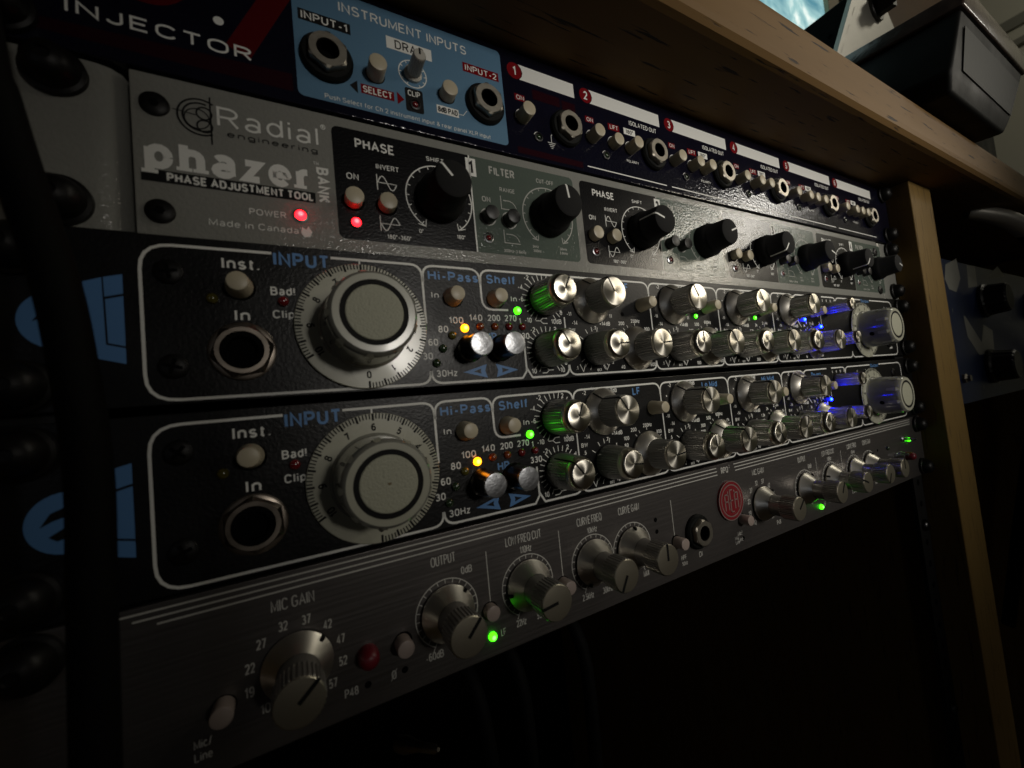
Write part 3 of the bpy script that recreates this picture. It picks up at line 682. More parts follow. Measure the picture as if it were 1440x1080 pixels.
# =================================================================== PREAMP
def preamp():
    u = thing('rack_preamp', 'brushed dark metal two channel rack preamp with red round badge, lowest unit of the stack', 'rack preamp', (0, 0, 0))
    put(MB().bbox(X0, X1, .4, 43.9, -3, 0, .3), 'faceplate', M['brushed'], u)
    put(MB().box(X0 + 22, X1 - 22, 1.5, 42.5, -230, -3.1), 'chassis', M['rack_black'], u)
    L = MB(); Z = .05
    for y, xa, xb, xc in ((42.4, 98.5, 313.6, 327.0), (40.8, 101.2, 313.8, 327.4), (39.2, 105.6, 314.0, 327.8)):
        L.line([(xa, y), (xb, y)], .42, Z); L.line([(xc, y), (540, y)], .42, Z)
    T = MB()
    def t(s, x, y, h, w=None, bold=-.012, **k): T.text(s, x, y, h, w, z=Z, bold=bold, **k)
    t('RPQ', 319.6, 40.6, 2.8, 5.4, .012); t('2', 323.4, 41.8, 1.4, 1.0)
    for dx in (0, 212.5):
        t('MIC GAIN', 133.7 + dx, 35.7, 2.9, 10.3)
        for s_, x, y in (('10', 126.0, 11.3), ('19', 122.8, 16.5), ('22', 123.2, 22.2), ('27', 125.9, 27.3), ('32', 131.0, 30.1), ('37', 136.5, 30.1), ('42', 141.6, 27.1), ('47', 144.6, 22.1), ('52', 144.8, 16.1), ('57', 141.9, 11.2)):
            t(s_, x + dx, y, 2.35, 2.2, .0)
        t('P48', 146.4 + dx, 7.0, 2.2, 3.6, 0); t('0', 158.1 + dx, 7.1, 2.3, 1.3, 0)
        L.line([(157.2 + dx, 5.6), (159.0 + dx, 8.6)], .2, Z)
        t('Mic/', 112.9 + dx, 8.9, 1.9, 3.6, 0); t('Line', 112.9 + dx, 6.0, 1.9, 3.6, 0)
        t('OUTPUT', 175.8 + dx, 35.6, 2.9, 8.2); t('0dB', 183.3 + dx, 30.6, 2.2, 3.8, 0); t('-60dB', 170.6 + dx, 7.9, 2.2, 5.6, 0)
        t('LF', 194.3 + dx, 6.9, 2.2, 1.9, 0)
        t('LOW FREQ CUT', 205.4 + dx, 35.4, 2.9, 14.6); t('110Hz', 205.8 + dx, 31.5, 2.3, 4.7, 0); t('22Hz', 201.4 + dx, 7.7, 2.2, 3.9, 0); t('55Hz', 209.6 + dx, 7.7, 2.2, 4.0, 0)
        t('CURVE FREQ', 234.9 + dx, 35.3, 2.9, 12.2); t('10kHz', 235.7 + dx, 31.3, 2.1, 4.8, 0); t('2.5kHz', 230.6 + dx, 7.6, 2.2, 5.4, 0); t('30kHz', 240.3 + dx, 7.4, 2.2, 5.0, 0)
        t('CURVE GAIN', 255.5 + dx, 35.1, 2.9, 11.6); t('MAX', 261.3 + dx, 7.6, 2.2, 3.2, 0)
        t('CF', 219.8 + dx, 7.5, 2.2, 2.0, 0)
        for x in (190.6, 220.2): L.line([(x + dx, 34.4), (x + dx, 18.0)], .3, Z)
        for cx in (175.8, 205.5, 234.8, 255.4):
            L.ring(cx + dx, 19.3, 10.05, 10.35, Z, 72, -152, 152)
            for i in range(21):
                a = -152 + 304 * i / 20; p, q = P(8.9, a), P(10.1, a)
                if i in (0, 20): q = P(11.6, a)
                L.line([(cx + dx + p[0], 19.3 + p[1]), (cx + dx + q[0], 19.3 + q[1])], .26, Z)
    L.line([(280.2, 33.9), (280.2, 17.6)], .3, Z)
    t('DI', 295.6, 6.6, 2.2, 2.2, 0); t('HPF', 284.5, 8.0, 1.9, 3.4, 0); t('50Hz', 284.6, 5.4, 1.6, 3.6, 0); t('Mic', 322.7, 7.2, 1.5, 3.0, 0); t('Line', 322.9, 5.2, 1.5, 3.2, 0)
    put(L, 'panel_lines', M['grey_ink'], u); put(T, 'printed_lettering', M['grey_ink'], u)
    angs = (48, 43, -96, -150, 2)
    for dx in (0, 212.6):
        for cx, a in zip((133.9, 175.8, 205.5, 234.8, 255.5), angs): knob_pre(u, cx + dx, 19.35, a if dx == 0 else a - (10 if a == 43 else 0) + (28 if a == -96 else 0))
    push(u, 117.4, 15.4, 'pre_button', 'hole27')
    mark(u, 151.3, 15.4, 'pre_red', 'button', label='round red button')
    for x in (161.2, 328.0): push(u, x, 15.3, 'pre_button', 'hole27', .2, .2)
    push(u, 190.1, 15.3, 'pre_button_in', 'hole27', .1, .1); push(u, 219.9, 15.3, 'pre_button', 'hole27'); push(u, 280.9, 15.6, 'pre_button', 'hole27', -.3, .3)
    for x in (161.2 + 212.6, 190.1 + 212.6, 219.9 + 212.6): push(u, x, 15.3, 'pre_button_in', 'hole27')
    for x, y in ((150.8, 7.2), (161.3, 7.3), (269.9, 27.5), (269.9, 22.6), (269.9, 17.7), (327.6, 6.1), (373.8, 7.2), (482.5, 27.5)): mark(u, x, y, 'hole12', 'indicator_light')
    led(u, 190.2, 6.9, 'led_green'); led(u, 401.9, 6.2, 'led_green')
    jack(u, 294.6, 17.0, 'jd', 12)
    # badge
    bd = put(MB().lathe([(9.4, 0), (9.4, .8), (9.1, 1.1), (8.7, 1.1)], 56), 'badge', M['badge_red'], u, loc=(320.5, 25.9, 0))
    bl = MB().ring(0, 0, 7.2, 7.75, 1.16, 48)
    bl.ring(0, 0, 9.0, 9.42, 1.14, 48)
    for (x0, x1, y0, y1) in ((-5.2, -4.5, -4.2, 3.6), (-2.6, -1.9, -4.2, 4.8), (-5.2, -1.9, 3.0, 3.6), (-5.2, -1.9, -.3, .3), (-1.1, -.4, -5.6, 5.4), (-1.1, 1.4, 4.8, 5.4), (-1.1, 1.2, -.3, .3), (-1.1, 1.4, -5.6, -5.0), (2.2, 2.9, -4.2, 4.8), (4.6, 5.3, -4.2, 3.6), (2.2, 5.3, 3.0, 3.6), (2.2, 5.3, -.3, .3)):
        bl.poly([(x0, y0), (x1, y0), (x1, y1), (x0, y1)], 1.17)
    put(bl, 'badge_lettering', mat('badge_silver', (.45, .36, .33), .35, metal=.6), bd)
    # power section at the right end
    led(u, 531.3, 28.6, 'led_green', z=.6)
    sw = put(MB().lathe([(2.1, 0), (2.1, .8), (1.5, 1.2), (.9, 1.4), (.7, 4.5), (.95, 7.5), (.6, 8.2)], 20), 'toggle_switch', M['chrome'], u, True, loc=(522.5, 30.2, 0))
    for x in (508.5, 515.5): put(MB().lathe([(1.9, 0), (1.9, .9), (1.3, 1.6), (.9, 4.5), (.6, 5)], 20), 'toggle_switch', M['chrome'], u, True, loc=(x, 20.2, 0))
    mark(u, 526.5, 17.4, 'pre_red', 'button', label='round red button')
    led(u, 497, 27.0, 'off_green')
    for x in (84.5, 550.0):
        for y in (6.5, 38.0): mark(u, x, y, 'rack_screw', 'rack_screw')
preamp()

# =================================================================== PHASE UNIT
def phase_unit():
    u = thing('rack_phase_unit', 'light grey rack unit with four black and green sections and soft black knobs', 'phase adjuster', (0, 0, 0))
    ear = MB()
    prof = [(76, -1.0), (97, -1.0), (99.5, -1.2), (101.8, -2.0), (103.5, -3.6), (104.3, -6.0), (104.3, -10)]
    for s_, xm in ((1, 0), (-1, 634.0)):
        e = MB(); q = [(x if s_ == 1 else xm - x, z) for x, z in prof]; n = len(q)
        e.add([(x, 133.9, z) for x, z in q] + [(x, 176.9, z) for x, z in q] + [(q[0][0], 133.9, -10), (q[0][0], 176.9, -10)],
              [((i, i + 1, n + i + 1, n + i) if s_ == 1 else (i + 1, i, n + i, n + i + 1)) for i in range(n - 1)] + [tuple(range(n)) + (2 * n,), tuple(range(n, 2 * n)) + (2 * n + 1,)])
        put(e, 'rack_ear', M['grey_panel'], u, True)
    put(MB().bbox(105.6, 528.4, 133.6, 176.7, -3, 0, .3), 'faceplate', M['grey_panel'], u)
    put(MB().box(X0 + 22, X1 - 22, 135, 175.5, -230, -9), 'chassis', M['rack_black'], u)
    Z1, Z = .04, .09
    pb, fb, L, T, D = MB(), MB(), MB(), MB(), MB()
    T2 = MB()
    for i, dx in enumerate((0, 95.9, 191.9, 287.8)):
        put(MB().poly([(x + dx, y) for x, y in rrect(152.6, 198.1, 137.8, 173.6, 2.0, which='cd')], Z1), 'phase_section', M['phase_black'], u)
        put(MB().poly([(x + dx, y) for x, y in rrect(198.7, 245.0, 137.8, 173.6, 2.0, which='ab')], Z1), 'filter_section', M['filter_green'], u)
        T.poly([(197.0 + dx, 165.9), (200.9 + dx, 165.9), (200.9 + dx, 172.6), (197.0 + dx, 172.6)], Z)
        D.text(str(i + 1), 198.9 + dx, 169.2, 4.6, 2.0, z=Z + .04, bold=.03)
        def t(s, x, y, h, w=None, bold=.018, m=T): m.text(s, x + dx, y, h, w, z=Z, bold=bold)
        t('PHASE', 165.4, 169.3, 2.9, 12.3, .03); t('FILTER', 211.6, 169.6, 2.9, 10.8, .03, T2)
        t('ON', 157.8, 158.1, 1.9, 3.6); t('INVERT', 168.9, 162.9, 1.6, 7.4); t('SHIFT', 185.5, 169.1, 1.5, 6.4)
        t('180°~360°', 170.9, 139.9, 1.35, 7.8); t('0°', 178.4, 143.0, 1.35); t('180°', 192.6, 142.5, 1.35, 3.2)
        t('ON', 203.9, 158.1, 1.9, 3.4, m=T2); t('RANGE', 213.2, 162.9, 1.5, 6.5, m=T2); t('CUT-OFF', 231.0, 169.4, 1.6, 8.3, m=T2)
        t('300Hz~3.8kHz', 214.0, 139.4, 1.1, 9.6, m=T2); t('3kHz', 223.4, 142.3, 1.0, m=T2); t('300Hz', 224.0, 140.6, 1.0, m=T2); t('38kHz', 236.6, 142.5, 1.0, m=T2); t('3.8kHz', 236.6, 140.8, 1.0, m=T2)
        for cx, m_ in ((186.0, L), (230.9, T2)):
            m_.ring(cx + dx, 155.0, 11.55, 11.95, Z, 60, -150, 150)
            for k in range(17):
                a = -143 + 286 * k / 16; p, q = P(10.6, a), P(11.7, a)
                m_.line([(cx + dx + p[0], 155 + p[1]), (cx + dx + q[0], 155 + q[1])], .28, Z)
            for sg in (-1, 1):
                p = P(11.75, 150 * sg)
                m_.line([(cx + dx + p[0] + 3.0 * sg * -.1, 155 + p[1] + 2.4), (cx + dx + p[0], 155 + p[1]), (cx + dx + p[0] + 2.6 * sg, 155 + p[1] + .7)], .3, Z)
        for y, f in ((157.6, 1), (144.0, -1)):
            L.line([(165.2 + dx, y + 2.6), (165.2 + dx, y - 2.6)], .28, Z); L.line([(165.2 + dx, y), (171.5 + dx, y)], .22, Z)
            L.line([(165.4 + dx + k * .3, y + f * 2.2 * math.sin(k * math.pi / 10)) for k in range(21)], .3, Z)
        for y in (157.8, 144.8):
            T2.line([(210.0 + dx, y + 2.6), (210.0 + dx, y - 2.4), (216.8 + dx, y - 2.4)], .28, Z)
            k0 = 211 if y > 150 else 210.9
            T2.line([(k0 + dx, y + 1.0), (213.6 + dx, y + 1.0), (215.0 + dx, y + .5), (216.0 + dx, y - .6), (216.4 + dx, y - 1.6)], .28, Z)
        knob_soft(u, 186.0 + dx, 155.0, (-41, -73, -140, -140)[i]); knob_soft(u, 230.9 + dx, 155.0, (-8, 68, 110, 110)[i])
        for x, y in ((157.5, 150.3), (167.6, 150.2)): push(u, x + dx, y, 'ph_button', 'hole31', .15, -.25)
        for x, y in ((204.0, 151.4), (212.8, 151.2)):
            push(u, x + dx, y, 'ph_black', 'hole27'); put(MB().ring(0, 0, 2.8, 3.25, .1, 28), 'button_ring', M['pale_ink'], u, loc=(x + dx, y, 0))
        led(u, 157.8 + dx, 143.2, 'led_red' if i == 0 else 'off_reds', 'led_rim_black' if i == 0 else 'led_rim')
        led(u, 203.4 + dx, 143.5, 'off_reds', 'led_rim')
    # name block at the left
    T.text('Radial', 136.2, 168.7, 5.4, 25.2, z=Z, bold=-.004); T.text('®', 150.3, 172.2, 1.6, z=Z, bold=0)
    T.text('phazer', 127.0, 155.4, 7.6, 38.4, z=Z, bold=.062, serif=True); T.text('TM', 147.6, 160.2, .9, z=Z)
    T.text('POWER', 134.2, 142.8, 1.7, 9.0, z=Z); T.text('Made in Canada', 131.0, 138.6, 1.75, 21.2, z=Z, bold=.004)
    D.poly([(107.0, 147.7), (146.8, 147.7), (146.8, 150.9), (107.0, 150.9)], Z - .02)
    T.text('PHASE ADJUSTMENT TOOL', 129.2, 149.3, 2.1, 34.2, z=Z + .05, bold=.05)
    T.text('BANK', 149.2, 153.6, 3.0, 11.0, z=Z, bold=.05, rot=-90)
    D.text('engineering', 137.0, 164.1, 1.6, 22.6, z=Z, bold=.015)
    for r in (5.0, 3.9): D.ring(120.0, 167.4, r - .22, r + .22, Z, 40, 150, 395 if r > 4.5 else 380)
    D.ring(120.8, 168.6, 1.5, 1.9, Z, 24); D.ring(120.8, 165.0, 1.5, 1.9, Z, 24); D.ring(119.2, 166.8, 2.6, 2.9, Z, 30)
    D.line([(122.2, 173.6), (122.2, 160.2)], .38, Z); D.line([(114.0, 168.3), (119.0, 167.8)], .25, Z)
    T.poly([(143.0, 136.8), (144.6, 137.2), (145.2, 138.6), (144.3, 140.3), (143.6, 139.2), (142.6, 139.9), (142.2, 138.2)], Z)
    T.line([(198.4, 137.8), (198.4, 173.6)], .5, Z)
    put(L, 'panel_lines', M['white_ink'], u); put(T, 'printed_lettering', M['white_ink'], u); put(T2, 'printed_lettering', M['pale_ink'], u); put(D, 'printed_lettering', M['black_ink'], u, label='black lettering')
    led(u, 142.4, 143.3, 'led_red', 'led_rim')
    for x in (110.4, 523.6):
        for y in (139.9, 168.4): k = mark(u, x, y, 'flat_screw', 'screw'); obj('screw_slot', ME['hex_hole'], k)
    for x in (92.0, 549.5):
        for y in (140.2, 172.0): mark(u, x, y, 'rack_screw', 'rack_screw', z=-1)
phase_unit()

# =================================================================== INJECTOR UNIT
def injector():
    u = thing('rack_injector', 'navy rack splitter with pale blue input section and white label strips, topmost in the rack', 'rack splitter', (0, 0, 0))
    put(MB().bbox(X0, X1, 177.9, 221.4, -3, 0, .45), 'faceplate', M['navy'], u)
    put(MB().box(X0 + 22, X1 - 22, 179, 220.5, -230, -3.1), 'chassis', M['rack_black'], u)
    Z1, Z, Z2 = .04, .09, .14
    put(MB().poly(rrect(144.2, 216.0, 181.0, 219.0, 1.8), Z1), 'input_section', M['sky_ink'], u)
    W, K, RD, DR = MB(), MB(), MB(), MB()
    W.text('INJECTOR', 113.6, 189.3, 3.5, 38.5, z=Z, bold=.02); W.ring(125.4, 196.9, .01, 1.25, Z, 20)
    LG = MB(); LG.text('JD', 106.0, 206.5, 18.5, 29, z=Z1, bold=.08, ital=.22); LG.text('7', 134.0, 201.0, 27, 15, z=Z1, bold=.05, ital=.22)
    put(LG, 'printed_lettering', M['logo_red'], u, label='dark red logo characters')
    DR.poly([(86, 181.5), (143, 181.5), (143, 187.0), (86, 184.5)], Z1 * .5)
    def box(m, x0, x1, y0, y1, z=Z): m.poly([(x0, y0), (x1, y0), (x1, y1), (x0, y1)], z)
    box(K, 145.7, 160.8, 205.6, 209.2); W.text('INPUT-1', 153.2, 207.4, 2.4, 13.4, z=Z2, bold=.02)
    box(RD, 199.6, 214.4, 206.1, 209.6); W.text('INPUT-2', 207.0, 207.8, 2.2, 13.0, z=Z2, bold=.02)
    W.text('INSTRUMENT INPUTS', 179.6, 214.3, 3.1, 44.0, z=Z, bold=.008)
    box(W, 172.1, 187.8, 205.5, 209.8); K.text('DRAG', 180.0, 207.6, 2.9, 10.2, z=Z2, bold=.01)
    box(RD, 162.6, 173.2, 186.8, 190.0); RD.poly([(174.2, 190.6), (176.6, 188.4), (174.2, 186.2)], Z); K.poly([(161.6, 190.6), (159.2, 188.4), (161.6, 186.2)], Z)
    W.text('SELECT', 167.9, 188.4, 2.1, 9.4, z=Z2, bold=.02)
    K.poly(rrect(177.0, 183.2, 184.8, 193.2, .7, 3), Z); W.text('CLIP', 180.1, 191.4, 1.9, 4.3, z=Z2, bold=.01)
    box(W, 188.0, 196.2, 187.0, 190.0); K.text('8dB PAD', 192.1, 188.5, 1.9, 7.4, z=Z2, bold=.03)
    W.line([(196.2, 188.5), (198.0, 188.5), (199.6, 190.6)], .25, Z)
    W.text('Push Select for Ch 2 instrument input & rear panel XLR input', 180.0, 182.7, 1.5, 56.8, z=Z, bold=.0)
    W.ring(180.3, 198.6, 4.6, 4.95, Z, 48)
    for i in range(11):
        a = -150 + 30 * i; p, q = P(3.9, a), P(4.7, a); W.line([(180.3 + p[0], 198.6 + p[1]), (180.3 + q[0], 198.6 + q[1])], .3, Z)
    jack(u, 153.0, 194.8, 'jd', 8); jack(u, 207.2, 194.8, 'jd', 14)
    push(u, 167.5, 194.4, 'jd_button', 'hole31', .0, .0); push(u, 192.2, 194.4, 'jd_button_in', 'hole31')
    k = put(MB().lathe([(3.0, 0), (3.0, 1), (2.3, 1.5), (2.15, 8.6), (1.9, 9)], 54, flute=[0, 0, .2, .2, .1], fn=18), 'knob', M['alu'], u, loc=(180.3, 198.4, 0))
    put(MB().box(-.3, .3, 0, 2.1, 8.6, 9.1), 'pointer', M['black_ink'], k)
    led(u, 180.2, 187.6, 'off_reds', 'led_rim_black')
    specs = [(222.0, 251.2, None, 223.6, (), 244.6, 230.3), (257.6, 303.2, 'I', 258.7, (271.0, 281.4), 296.1, 265.8), (310.2, 355.6, 'I', 310.8, (324.2, 333.6), 348.6, 318.5), (362.8, 408.2, 'I', 363.4, (377.4, 386.6), 400.7, 371.5),
             (415.8, 469.3, 'I', 415.9, (429.9, 438.4, 448.0), 461.7, 424.5), (476.6, 530.8, 'I', 477.4, (491.4, 499.8, 508.1), 521.8, 485.0)]
    for i, (xc, xe, iso, bx, more, jx, lx) in enumerate(specs):
        RD.ring(xc, 213.3, .01, 3.35, Z, 32)
        W.text(str(i + 1), xc, 213.3, 3.6, 2.2 if i else 1.5, z=Z2, bold=.02)
        W.poly([(xc + 2.0, 216.5), (xe, 216.5), (xe, 210.2), (xc + 2.0, 210.2), (xc + 3.2, 211.6), (xc + 3.75, 213.3), (xc + 3.2, 215.1)], Z)
        RD.poly([(bx - 2.6, 201.2), (bx + 2.0, 201.2), (bx + 2.0, 203.9), (bx - 2.6, 203.9)], Z1); W.text('ON', bx - .2, 202.5, 1.7, 3.5, z=Z2, bold=.01)
        W.ring(bx, 194.6, 3.0, 3.25, Z, 28, -110, 30)
        push(u, bx, 194.5, 'jd_button', 'hole27')
        for j, x in enumerate(more):
            push(u, x, 194.4, 'jd_button_in' if (i == 1 and j == 0) else 'jd_button', 'hole27'); W.ring(x, 194.6, 3.0, 3.25, Z, 28, -110, 30)
        led(u, lx, 187.9, 'off_greens', 'led_rim_black'); W.ring(lx, 187.9, 1.95, 2.2, Z, 28, -70, 90)
        jack(u, jx, 194.6, 'jd', 14 + 3 * i)
        if iso:
            RD.poly([(more[0] - 2, 200.9), (more[0] + 4.6, 200.9), (more[0] + 4.6, 203.9), (more[0] - 2, 203.9)], Z1); W.text('LIFT', more[0] + 1.4, 202.4, 1.8, 4.8, z=Z2, bold=.01)
            box(W, more[1] - 3.0, more[1] + 4.2, 201.0, 204.0); K.text('180°', more[1] + .6, 202.5, 1.8, 4.6, z=Z2, bold=.02)
            W.text('ISOLATED OUT', xe - 11.8, 207.3, 2.1, 18.0, z=Z, bold=.01); W.text('POLARITY', more[1] + .6, 188.2, 1.2, 7.6, z=Z, bold=.01)
            W.line([(xc - 3.2, 180.8), (xe + .2, 180.8)], .5, Z)
        else:
            gx = 236.6
            W.line([(gx + .6, 190.6), (gx, 190.0), (gx, 186.9)], .25, Z)
            for k2, wd in enumerate((1.9, 1.4, .9, .4)): W.line([(gx - wd, 186.9 - k2 * .75), (gx + wd, 186.9 - k2 * .75)], .25, Z)
            DR.poly([(229.5, 203.8), (243, 203.8), (243, 208.0), (229.5, 208.0)], Z1); DR.poly([(244, 202.5), (251, 202.5), (251, 207.4), (244, 207.4)], Z1); DR.poly([(220, 179.4), (252, 179.4), (252, 182.0), (220, 182.0)], Z1)
    put(W, 'printed_lettering', M['white_ink'], u); put(K, 'printed_lettering', M['black_ink'], u, label='black lettering and label boxes')
    put(RD, 'printed_lettering', M['red_ink'], u, label='red lettering and number discs'); put(DR, 'printed_blocks', M['deep_red_ink'], u)
    for x in (84.0, 550.0):
        for y in (184.2, 216.0): mark(u, x, y, 'rack_screw', 'rack_screw')
injector()

# =================================================================== DESK
def desk():
    d = thing('wooden_studio_desk', 'oiled oak studio desk whose top and uprights frame the rack of audio units', 'desk', (0, 0, 0), (0, 0, 0))
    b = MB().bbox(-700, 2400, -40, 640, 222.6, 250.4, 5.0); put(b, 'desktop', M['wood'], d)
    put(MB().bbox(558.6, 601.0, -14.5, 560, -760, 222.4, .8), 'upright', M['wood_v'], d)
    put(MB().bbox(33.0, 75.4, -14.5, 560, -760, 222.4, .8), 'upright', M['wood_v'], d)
    put(MB().bbox(1085, 1127, -14.5, 560, -760, 222.4, .8), 'upright', M['wood_v'], d)
    put(MB().box(34, 1126, 545, 559.5, -700, 222.0), 'back_board', M['rack_black'], d)
    for x0, x1 in ((75.8, 92), (542, 558.2), (601.4, 617), (1069, 1084.6)):
        rl = MB().box(x0, x1, 3.6, 6.2, -700, 221)
        r = put(rl, 'rack_rail', M['rack_black'], d)
        h = MB()
        for i in range(1, 15):
            for k in (6.4, 22.2, 38.1):
                z = -44.45 * i + k; cx = (x0 + x1) / 2 + (1 if x0 < 300 else 0)
                vs = [(cx + 2.4 * math.cos(R(a)), 3.45, z + 2.4 * math.sin(R(a))) for a in range(0, 360, 30)]
                h.add(vs, [tuple(range(12))])
        put(h, 'rail_holes', M['hole'], r)
    return d
desk()
for x, z, lab in ((549.5, -38.0, 'loose black screw in the right rack rail just below the preamp'), (549.5, -171.0, 'loose black screw low in the right rack rail of the empty bay')):
    o = put(MB().lathe([(4.2, 0), (4.2, 1.0), (3.6, 2.0), (2.2, 2.8), (1.0, 3.0)], 28), 'rack_screw', M['black_chrome'], None, True)
    o.location = Vector((x, 3.4, z)) * S; o.rotation_euler = (R(90), 0, 0); o['label'] = lab; o['category'] = 'screw'

# =================================================================== NEIGHBOURING BLUE UNIT
def blue_unit():
    u = thing('blue_rack_unit', 'deep blue rack unit with white angular letters and black knobs, right of the wooden upright', 'rack unit', (0, 0, 0))
    put(MB().bbox(603, 1083, 43.5, 176, -3, 0, .5), 'faceplate', M['blue_panel'], u)
    W = MB()
    W.poly([(661, 157), (669, 171), (700, 179), (703, 160), (686, 146), (668, 148)], .06)
    W.poly([(727, 175), (752, 176), (750, 155), (722, 152)], .06)
    W.poly([(695, 124), (700, 123), (735, 98), (748, 116), (775, 110), (770, 88), (722, 86), (697, 104)], .06)
    W.poly([(790, 168), (830, 182), (850, 172), (800, 166)], .06)
    for x, y, s_ in ((638, 121, '6'), (641, 107, '12'), (643, 95, '18'), (645, 83, '24'), (770, 126, '0'), (845, 124, '10'), (845, 106, '8'), (720, 55, '1k'), (770, 56, '2k'), (830, 58, '5k'), (668, 128, '5')):
        W.text(s_, x, y, 3.2, z=.06, bold=.0)
    W.line(rrect(634, 643, 117, 126, 1, 2), .5, .06, True)
    put(W, 'printed_lettering', mat('dull_white_ink', (.34, .34, .30), .5), u)
    for x, y in ((757, 140), (748, 74), (930, 140), (930, 74)):
        k = put(MB().lathe([(17, .5), (17, 3), (15.5, 4.5), (14, 17), (12.5, 18.5)], 72, flute=[0, 0, .5, .5, 0], fn=18), 'knob', M['black_plastic'], u, loc=(x, y, 0))
        put(MB().ring(0, 0, 11.8, 12.6, 18.6, 40), 'cap_ring', M['black_chrome'], k)
    put(MB().lathe([(4.5, 0), (4.5, 2), (3, 3), (3, 5)], 6), 'fixing_bolt', M['brass'], u, loc=(668, 66, 0))
blue_unit()

# =================================================================== CABLES
def tube(name, pts, r, m, label=None, cat=None, n=12, parent=None, sub=8):
    P_ = [Vector(p) for p in pts]; path = []
    for i in range(len(P_) - 1):
        a, b_, c, d_ = P_[max(i - 1, 0)], P_[i], P_[i + 1], P_[min(i + 2, len(P_) - 1)]
        for k in range(sub):
            t = k / sub
            path.append(.5 * ((2 * b_) + (-a + c) * t + (2 * a - 5 * b_ + 4 * c - d_) * t * t + (-a + 3 * b_ - 3 * c + d_) * t ** 3))
    path.append(P_[-1])
    mb = MB(); vs = []; N = len(path)
    rr = r if isinstance(r, (list, tuple)) else None
    for i, p in enumerate(path):
        t = (path[min(i + 1, N - 1)] - path[max(i - 1, 0)]).normalized()
        u_ = t.cross(Vector((0.3, 1, .2))).normalized(); v_ = t.cross(u_)
        q = (rr[0] + (rr[1] - rr[0]) * i / (N - 1)) if rr else r
        for k in range(n):
            a = 2 * math.pi * k / n; vs.append(p + (u_ * math.cos(a) + v_ * math.sin(a)) * q)
    fs = [(i * n + k, i * n + (k + 1) % n, (i + 1) * n + (k + 1) % n, (i + 1) * n + k) for i in range(N - 1) for k in range(n)]
    fs += [tuple(range(n - 1, -1, -1)), tuple((N - 1) * n + k for k in range(n))]
    mb.add(vs, fs); o = put(mb, name, m, parent, True)
    if label: o['label'] = label; o['category'] = cat
    return o
tube('braided_cable', [(84, -22, 300), (87, -23, 200), (90.5, -24, 157), (92.2, -24, 148), (94.9, -24, 134), (99.0, -24, 114.5), (100.9, -24, 100), (102.6, -24, 78), (102.2, -24, 47), (101, -24, -40), (99, -20, -200), (98, -12, -420)], 3.5, M['braid'],
     'thick black braided cable hanging down over the left ends of the rack units', 'cable', 16)
pc = thing('plugged_cable', 'black cable with a shiny grey plug curving down in front of the blue unit', 'cable', (0, 0, 0), (0, 0, 0))
tube('plug', [(716, -8, 222), (722, -14, 220), (742, -26, 212), (760, -34, 200)], (5.5, 8.5), M['alu'], parent=pc)
tube('cord', [(758, -33, 201), (775, -38, 180), (800, -40, 158), (850, -38, 128), (930, -20, 90), (1010, 30, -40), (1020, 80, -300)], 7.0, M['rubber'], parent=pc)
for i, (x, lab) in enumerate(((186, 'left limp black cable in the dark empty bay below the preamp'), (205, 'middle limp black cable in the dark empty bay below the preamp'), (238, 'right looping black cable in the dark empty bay below the preamp'))):
    tube('hanging_cable', [(x, 120, 5), (x + 3, 60, -12), (x + 8, 30, -30), (x + 13, 28, -80 - 20 * i), (x + 30 + 25 * i, 40, -150), (x + 60 + 30 * i, 90, -220 - 40 * i), (x + 90, 200, -330)], 3.0, M['rubber'], lab, 'cable')
    pass
pk = thing('dangling_connector', 'dim copper coloured plug hanging in the dark bay below the preamp', 'plug', (165, 28, -34), (0, 0, 0))
put(MB().lathe([(2.6, -4), (2.8, 0), (2.0, 5), (1.4, 9)], 16, cap0=True), 'plug_body', M['nickel'], pk, True)
put(MB().lathe([(1.5, 9), (1.4, 16), (.6, 18)], 16), 'plug_tip', M['brass'], pk, True)
pk.rotation_euler = (R(60), R(55), 0)

# =================================================================== THINGS ON THE DESK
def black_case():
    c = thing('black_plastic_case', 'black plastic case with glossy mottled lid edge, overhanging the front of the desk top', 'case', (0, 0, 0), (0, 0, 0))
    import bmesh
    def loft(name, secs, m, bev):
        bm = bmesh.new(); rings = []
        for sct in secs: rings.append([bm.verts.new(Vector(p) * S) for p in sct])
        for a, b_ in zip(rings, rings[1:]):
            for i in range(4): bm.faces.new((a[i], a[(i + 1) % 4], b_[(i + 1) % 4], b_[i]))
        bm.faces.new(rings[0][::-1]); bm.faces.new(rings[-1])
        bmesh.ops.bevel(bm, geom=[e for e in bm.edges], offset=bev * S, segments=4, affect='EDGES', profile=.5)
        me = bpy.data.meshes.new(name); bm.to_mesh(me); bm.free(); me.materials.append(m)
        me.polygons.foreach_set('use_smooth', [True] * len(me.polygons)); me.set_sharp_from_angle(angle=R(50))
        return obj(name, me, c)
    tl = .10   # the case leans forward a little
    def sec(z, x0, x1, y0, y1): return [(x0, y0, z), (x1, y0, z), (x1, y1, z + (y1 - y0) * tl), (x0, y1, z + (y1 - y0) * tl)]
    loft('case_body', [sec(250.8, 514, 626, -52, 3), sec(262, 508, 634, -55, 4), sec(304, 524, 664, -60, 5)], M['case_black'], 2.2)
    loft('lid_rim', [sec(304.5, 522, 668, -61.5, 6), sec(318, 528, 684, -63, 7)], M['lid'], 1.2)
    f = MB().add([(526, -59.0, 266), (630, -57.6, 264), (652, -60.6, 298), (528, -60.8, 299)], [(0, 1, 2, 3)])
    f2 = MB().prism([(526, 266), (631, 264), (651, 293), (528, 294)], 0, .5)
    f2.v = [(x, -55.6 - z - (y - 265) * .125, y) for x, y, z in f2.v]
    put(f2, 'front_panel', M['case_panel'], c)
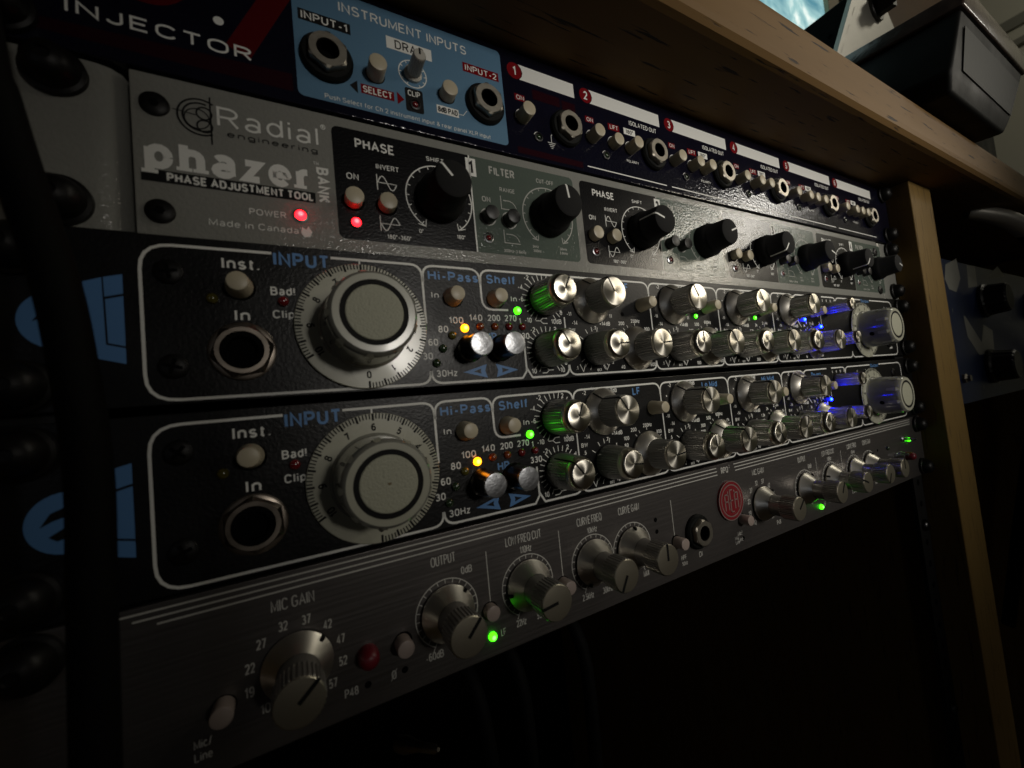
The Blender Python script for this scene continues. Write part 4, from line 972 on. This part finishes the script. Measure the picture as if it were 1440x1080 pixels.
M['lid'] = mat("glossy_mottled_lid", (.07, .05, .042), .2, bump=1.0, bscale=200, var=.95, vscale=110)
M['case_panel'] = mat("grey_green_ribbed_plastic", (.010, .012, .009), .7, bump=.5, bscale=300, var=.1, vscale=60)
black_case()

def bracket():
    k = thing('metal_bracket', 'pale grey triangular metal bracket with hex bolt, behind the black case', 'bracket', (0, 0, 0), (90, 0, 0))
    put(MB().prism(fillet([(700, 250.8), (811, 250.8), (636, 452), (619, 452), (479, 250.8), (700, 250.8)], 9)[:-1], -14, -10), 'bracket_plate', M['alu'], k)
    put(MB().lathe([(13, 0), (13, 2.0), (12, 2.6)], 28), 'washer', M['black_chrome'], k, loc=(632, 413, -10))
    put(MB().prism(hexpts(9.5, 12), 2.6, 13).lathe([(5.5, 13), (5.5, 19), (4.5, 20)], 20), 'hex_bolt', M['screw'], k, loc=(632, 413, -10))
bracket()
def back_panel():
    k = thing('black_equipment_box', 'black perforated equipment box standing behind the grey triangular bracket', 'equipment box', (0, 0, 0), (0, 0, 0))
    pl = put(MB().bbox(600, 1000, 16, 330, 251, 420, 2), 'housing', M['case_black'], k)
    h = MB()
    for i in range(8):
        for j in range(6):
            h.add([(599.8, 34 + 22 * i + 2 * math.cos(R(a)), 285 + 22 * j + 2 * math.sin(R(a))) for a in range(0, 360, 40)], [tuple(range(9))])
    put(h, 'perforations', M['hole'], pl)
back_panel()

def lit_glass():
    m, nt, bs = new_mat("glass_glare_glow"); Lk = nt.links.new
    tc = nt.nodes.new("ShaderNodeTexCoord"); n = nt.nodes.new("ShaderNodeTexNoise"); n.inputs["Scale"].default_value = 5; n.inputs["Detail"].default_value = 3; n.inputs["Distortion"].default_value = 2.5
    Lk(tc.outputs["Object"], n.inputs["Vector"])
    cr = nt.nodes.new("ShaderNodeValToRGB"); e = cr.color_ramp.elements
    e[0].position = .30; e[0].color = (.06, .20, .26, 1); e[1].position = .72; e[1].color = (1.0, 1.0, .92, 1)
    x = e.new(.50); x.color = (.30, .50, .50, 1)
    Lk(n.outputs[0], cr.inputs[0]); Lk(cr.outputs[0], bs.inputs["Emission Color"]); bs.inputs["Emission Strength"].default_value = 1.25  # glare on the glass is put into the emission colour
    bs.inputs["Base Color"].default_value = (.1, .2, .24, 1); bs.inputs["Roughness"].default_value = .08
    k = thing('lit_glass_window', 'bluish window pane behind the desk top, its bright glare put into a glow', 'window', (0, 0, 0), (90, 0, 0))
    put(MB().box(300, 1345, 600, 1500, -304, -300), 'pane', m, k)
    put(MB().bbox(1345, 1405, 560, 1500, -312, -290, 2), 'frame', M['frame'], k)
    put(MB().bbox(300, 1345, 560, 600, -312, -290, 2), 'frame', M['frame'], k)
M['frame'] = mat("pale_wooden_window_frame", (.42, .34, .20), .5, var=.1, vscale=10)
lit_glass()

# =================================================================== ROOM
def struct(name, mb, m):
    o = put(mb, name, m, None); o['kind'] = 'structure'; return o
struct('wall', MB().box(-3000, 7000, 2600, 2650, -760, 2600), M['wall'])
struct('side_wall', MB().box(3200, 3250, -3000, 2595, -760, 2600), M['wall'])
struct('floor', MB().box(-3000, 7000, -3000, 2650, -800, -762), M['floor'])
tr = struct('wall_trim', MB().bbox(3170, 3199, -2990, 2590, 1500, 1530, 3).bbox(3180, 3199, -2990, 2590, 1590, 1640, 3), M['trim'])
bm_ = put(MB().bbox(1520, 2600, 320, 380, 250, 1500, 4), 'brown_cupboard', mat('dark_brown_wood', (.10, .055, .028), .6, var=.2, vscale=20), None)
bm_['label'] = 'brown wooden cupboard side seen above the black case beyond the window'; bm_['category'] = 'cupboard'
sb = put(MB().bbox(850, 960, -30, 60, 251, 275, 4), 'grey_box', M['trim'], None)
sb['label'] = 'small grey box lying on the desk at the far right edge'; sb['category'] = 'box'
